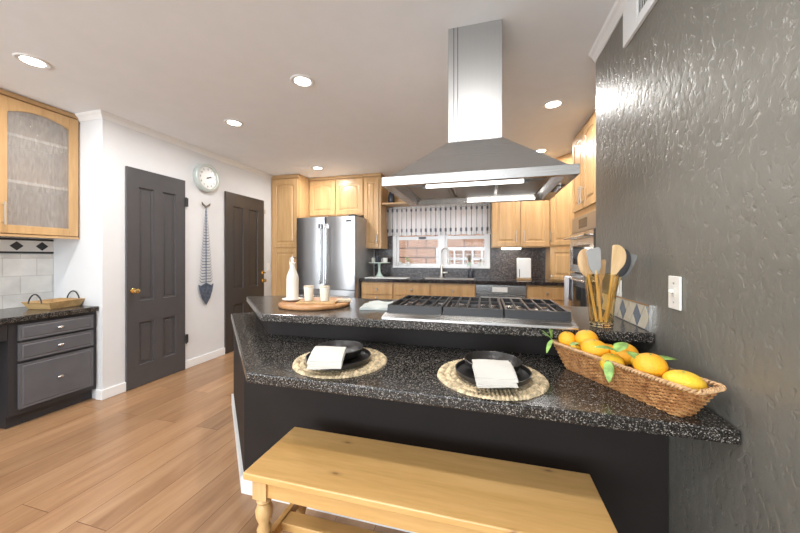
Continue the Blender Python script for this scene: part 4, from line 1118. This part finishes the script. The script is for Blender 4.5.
def fruit(px, label, mat, r, sx=1, sy=1, sz=1, rz=0, nub=False):
    t = thing('orange' if mat is M_orange else 'lemon', label, 'fruit', px, rz, 'citrus fruit in the wicker basket')
    b = B(); b.ball((0, 0, 0), r, sx, sy, sz, 28)
    for v in b.bm.verts:
        c = v.co; n_ = noise.noise(c*28+Vector(px)*9); v.co = c*(1+.02*n_)
        if nub and c.x > r*.8*sx: v.co.x += .006
        dd = math.hypot(c.x/sx, c.y/sy)
        if c.z > 0 and dd < r*.35: v.co.z -= .004*(1-dd/(r*.35))
    b.obj('peel', mat, t, True)
    B().lathe([(.0035, r*sz-.006), (.003, r*sz-.001)], (0, 0, 0), 8).obj('stem_scar', M_stem, t)
FRUIT = []
fruit((0.325, 1.416, 0.872), 'round orange at the left end of the wicker basket', M_orange, 0.034, 1, 1, 1, 0, False)
fruit((0.383, 1.375, 0.89), 'orange tucked behind the leftmost orange in the basket', M_orange, 0.038, 1.05, 1, 0.92, 0, False)
fruit((0.345, 1.375, 0.836), "small yellow lemon half hidden under leaves near the basket's left end", M_lemon, 0.026, 1.1, 1, 1, 0.5, False)
fruit((0.391, 1.312, 0.868), 'large oval orange at the near rim, left of the hanging leaf', M_orange, 0.038, 1.2, 1, 0.95, -0.5, True)
fruit((0.448, 1.348, 0.852), 'orange mostly hidden behind the large oval orange', M_orange, 0.03, 1.1, 1, 1, -0.5, True)
fruit((0.420, 1.228, 0.845), 'half hidden yellow orange right behind the hanging leaf', M_lemon, 0.034, 1.1, 1, 1, 0, False)
fruit((0.47, 1.262, 0.873), 'round orange standing highest in the middle of the basket', M_orange, 0.0385, 1.08, 1, 0.95, -0.4, False)
fruit((0.512, 1.205, 0.862), 'knobbly yellow lemon at the back of the basket', M_lemon, 0.034, 1.25, 1, 0.9, -0.3, True)
fruit((0.494, 1.140, 0.874), 'large orange at the near rim, right of the hanging leaf', M_orange, 0.04, 1.1, 1, 0.95, 0, False)
fruit((0.548, 1.078, 0.851), 'big squat yellow lemon with a dimple at the right end of the basket', M_lemon, 0.041, 1.2, 1.05, 0.8, -0.5, False)


def leafobj(base, d, L, Wd, label, droop=.3):
    b = B(); leaf(b, (0, 0, 0), d, L, Wd, droop); o = b.obj('citrus_leaf', M_leaf, None, True, loc=base)
    sm = o.modifiers.new('s', 'SOLIDIFY'); sm.thickness = .0008
    tag(o, label, 'leaf', 'leaves among the fruit')
leafobj((0.268, 1.425, 0.872), (-0.9, -0.1, 0.6), 0.045, 0.018, 'slim green leaf sticking up at the left tip of the basket', 0.1)
leafobj((0.27, 1.43, 0.872), (-0.2, 0.2, 1), 0.055, 0.018, 'upright green leaf at the left tip of the basket', 0.0)
leafobj((0.268, 1.42, 0.868), (-0.6, -0.8, -0.5), 0.05, 0.02, 'green leaf drooping over the left tip of the basket', 0.5)
leafobj((0.35, 1.345, 0.88), (-0.6, -0.5, 0.1), 0.05, 0.03, 'green leaf over the small lemon near the left end', 0.2)
leafobj((0.430, 1.200, 0.895), (-0.75, 0.0, 0.25), 0.075, 0.05, 'broad green leaf in the middle of the basket pointing left', 0.2)
leafobj((0.42, 1.195, 0.895), (0.5, 0.3, 0.5), 0.06, 0.05, 'broad green leaf in the middle of the basket pointing right', 0.2)
leafobj((0.395, 1.185, 0.866), (-0.1, -0.35, -0.45), 0.042, 0.032, 'green leaf hanging over the near rim of the basket', 0.7)
leafobj((0.5, 1.135, 0.895), (0.7, 0.2, 0.15), 0.075, 0.042, 'green leaf behind the squat yellow lemon', 0.2)


leafobj((.372, 1.352, .892), (.2, -.8, .25), .045, .026, 'small green leaf lying between the two leftmost oranges and the oval one', .3)
leafobj((.452, 1.190, .900), (.3, -.9, .05), .055, .038, 'green leaf over the gap left of the large near-rim orange', .4)
b = B(); b.tube([(0, 0, 0), (-.012, .002, .02), (-.030, .004, .036), (-.042, .002, .046)], .0016, 6); b.tube([(-.012, .002, .02), (-.010, -.008, .04), (-.006, -.012, .055)], .0013, 6)
tag(b.obj('citrus_twig', M_stem, None, True, loc=(.275, 1.425, .855)), 'thin green twig poking out of the left tip of the basket', 'twig')
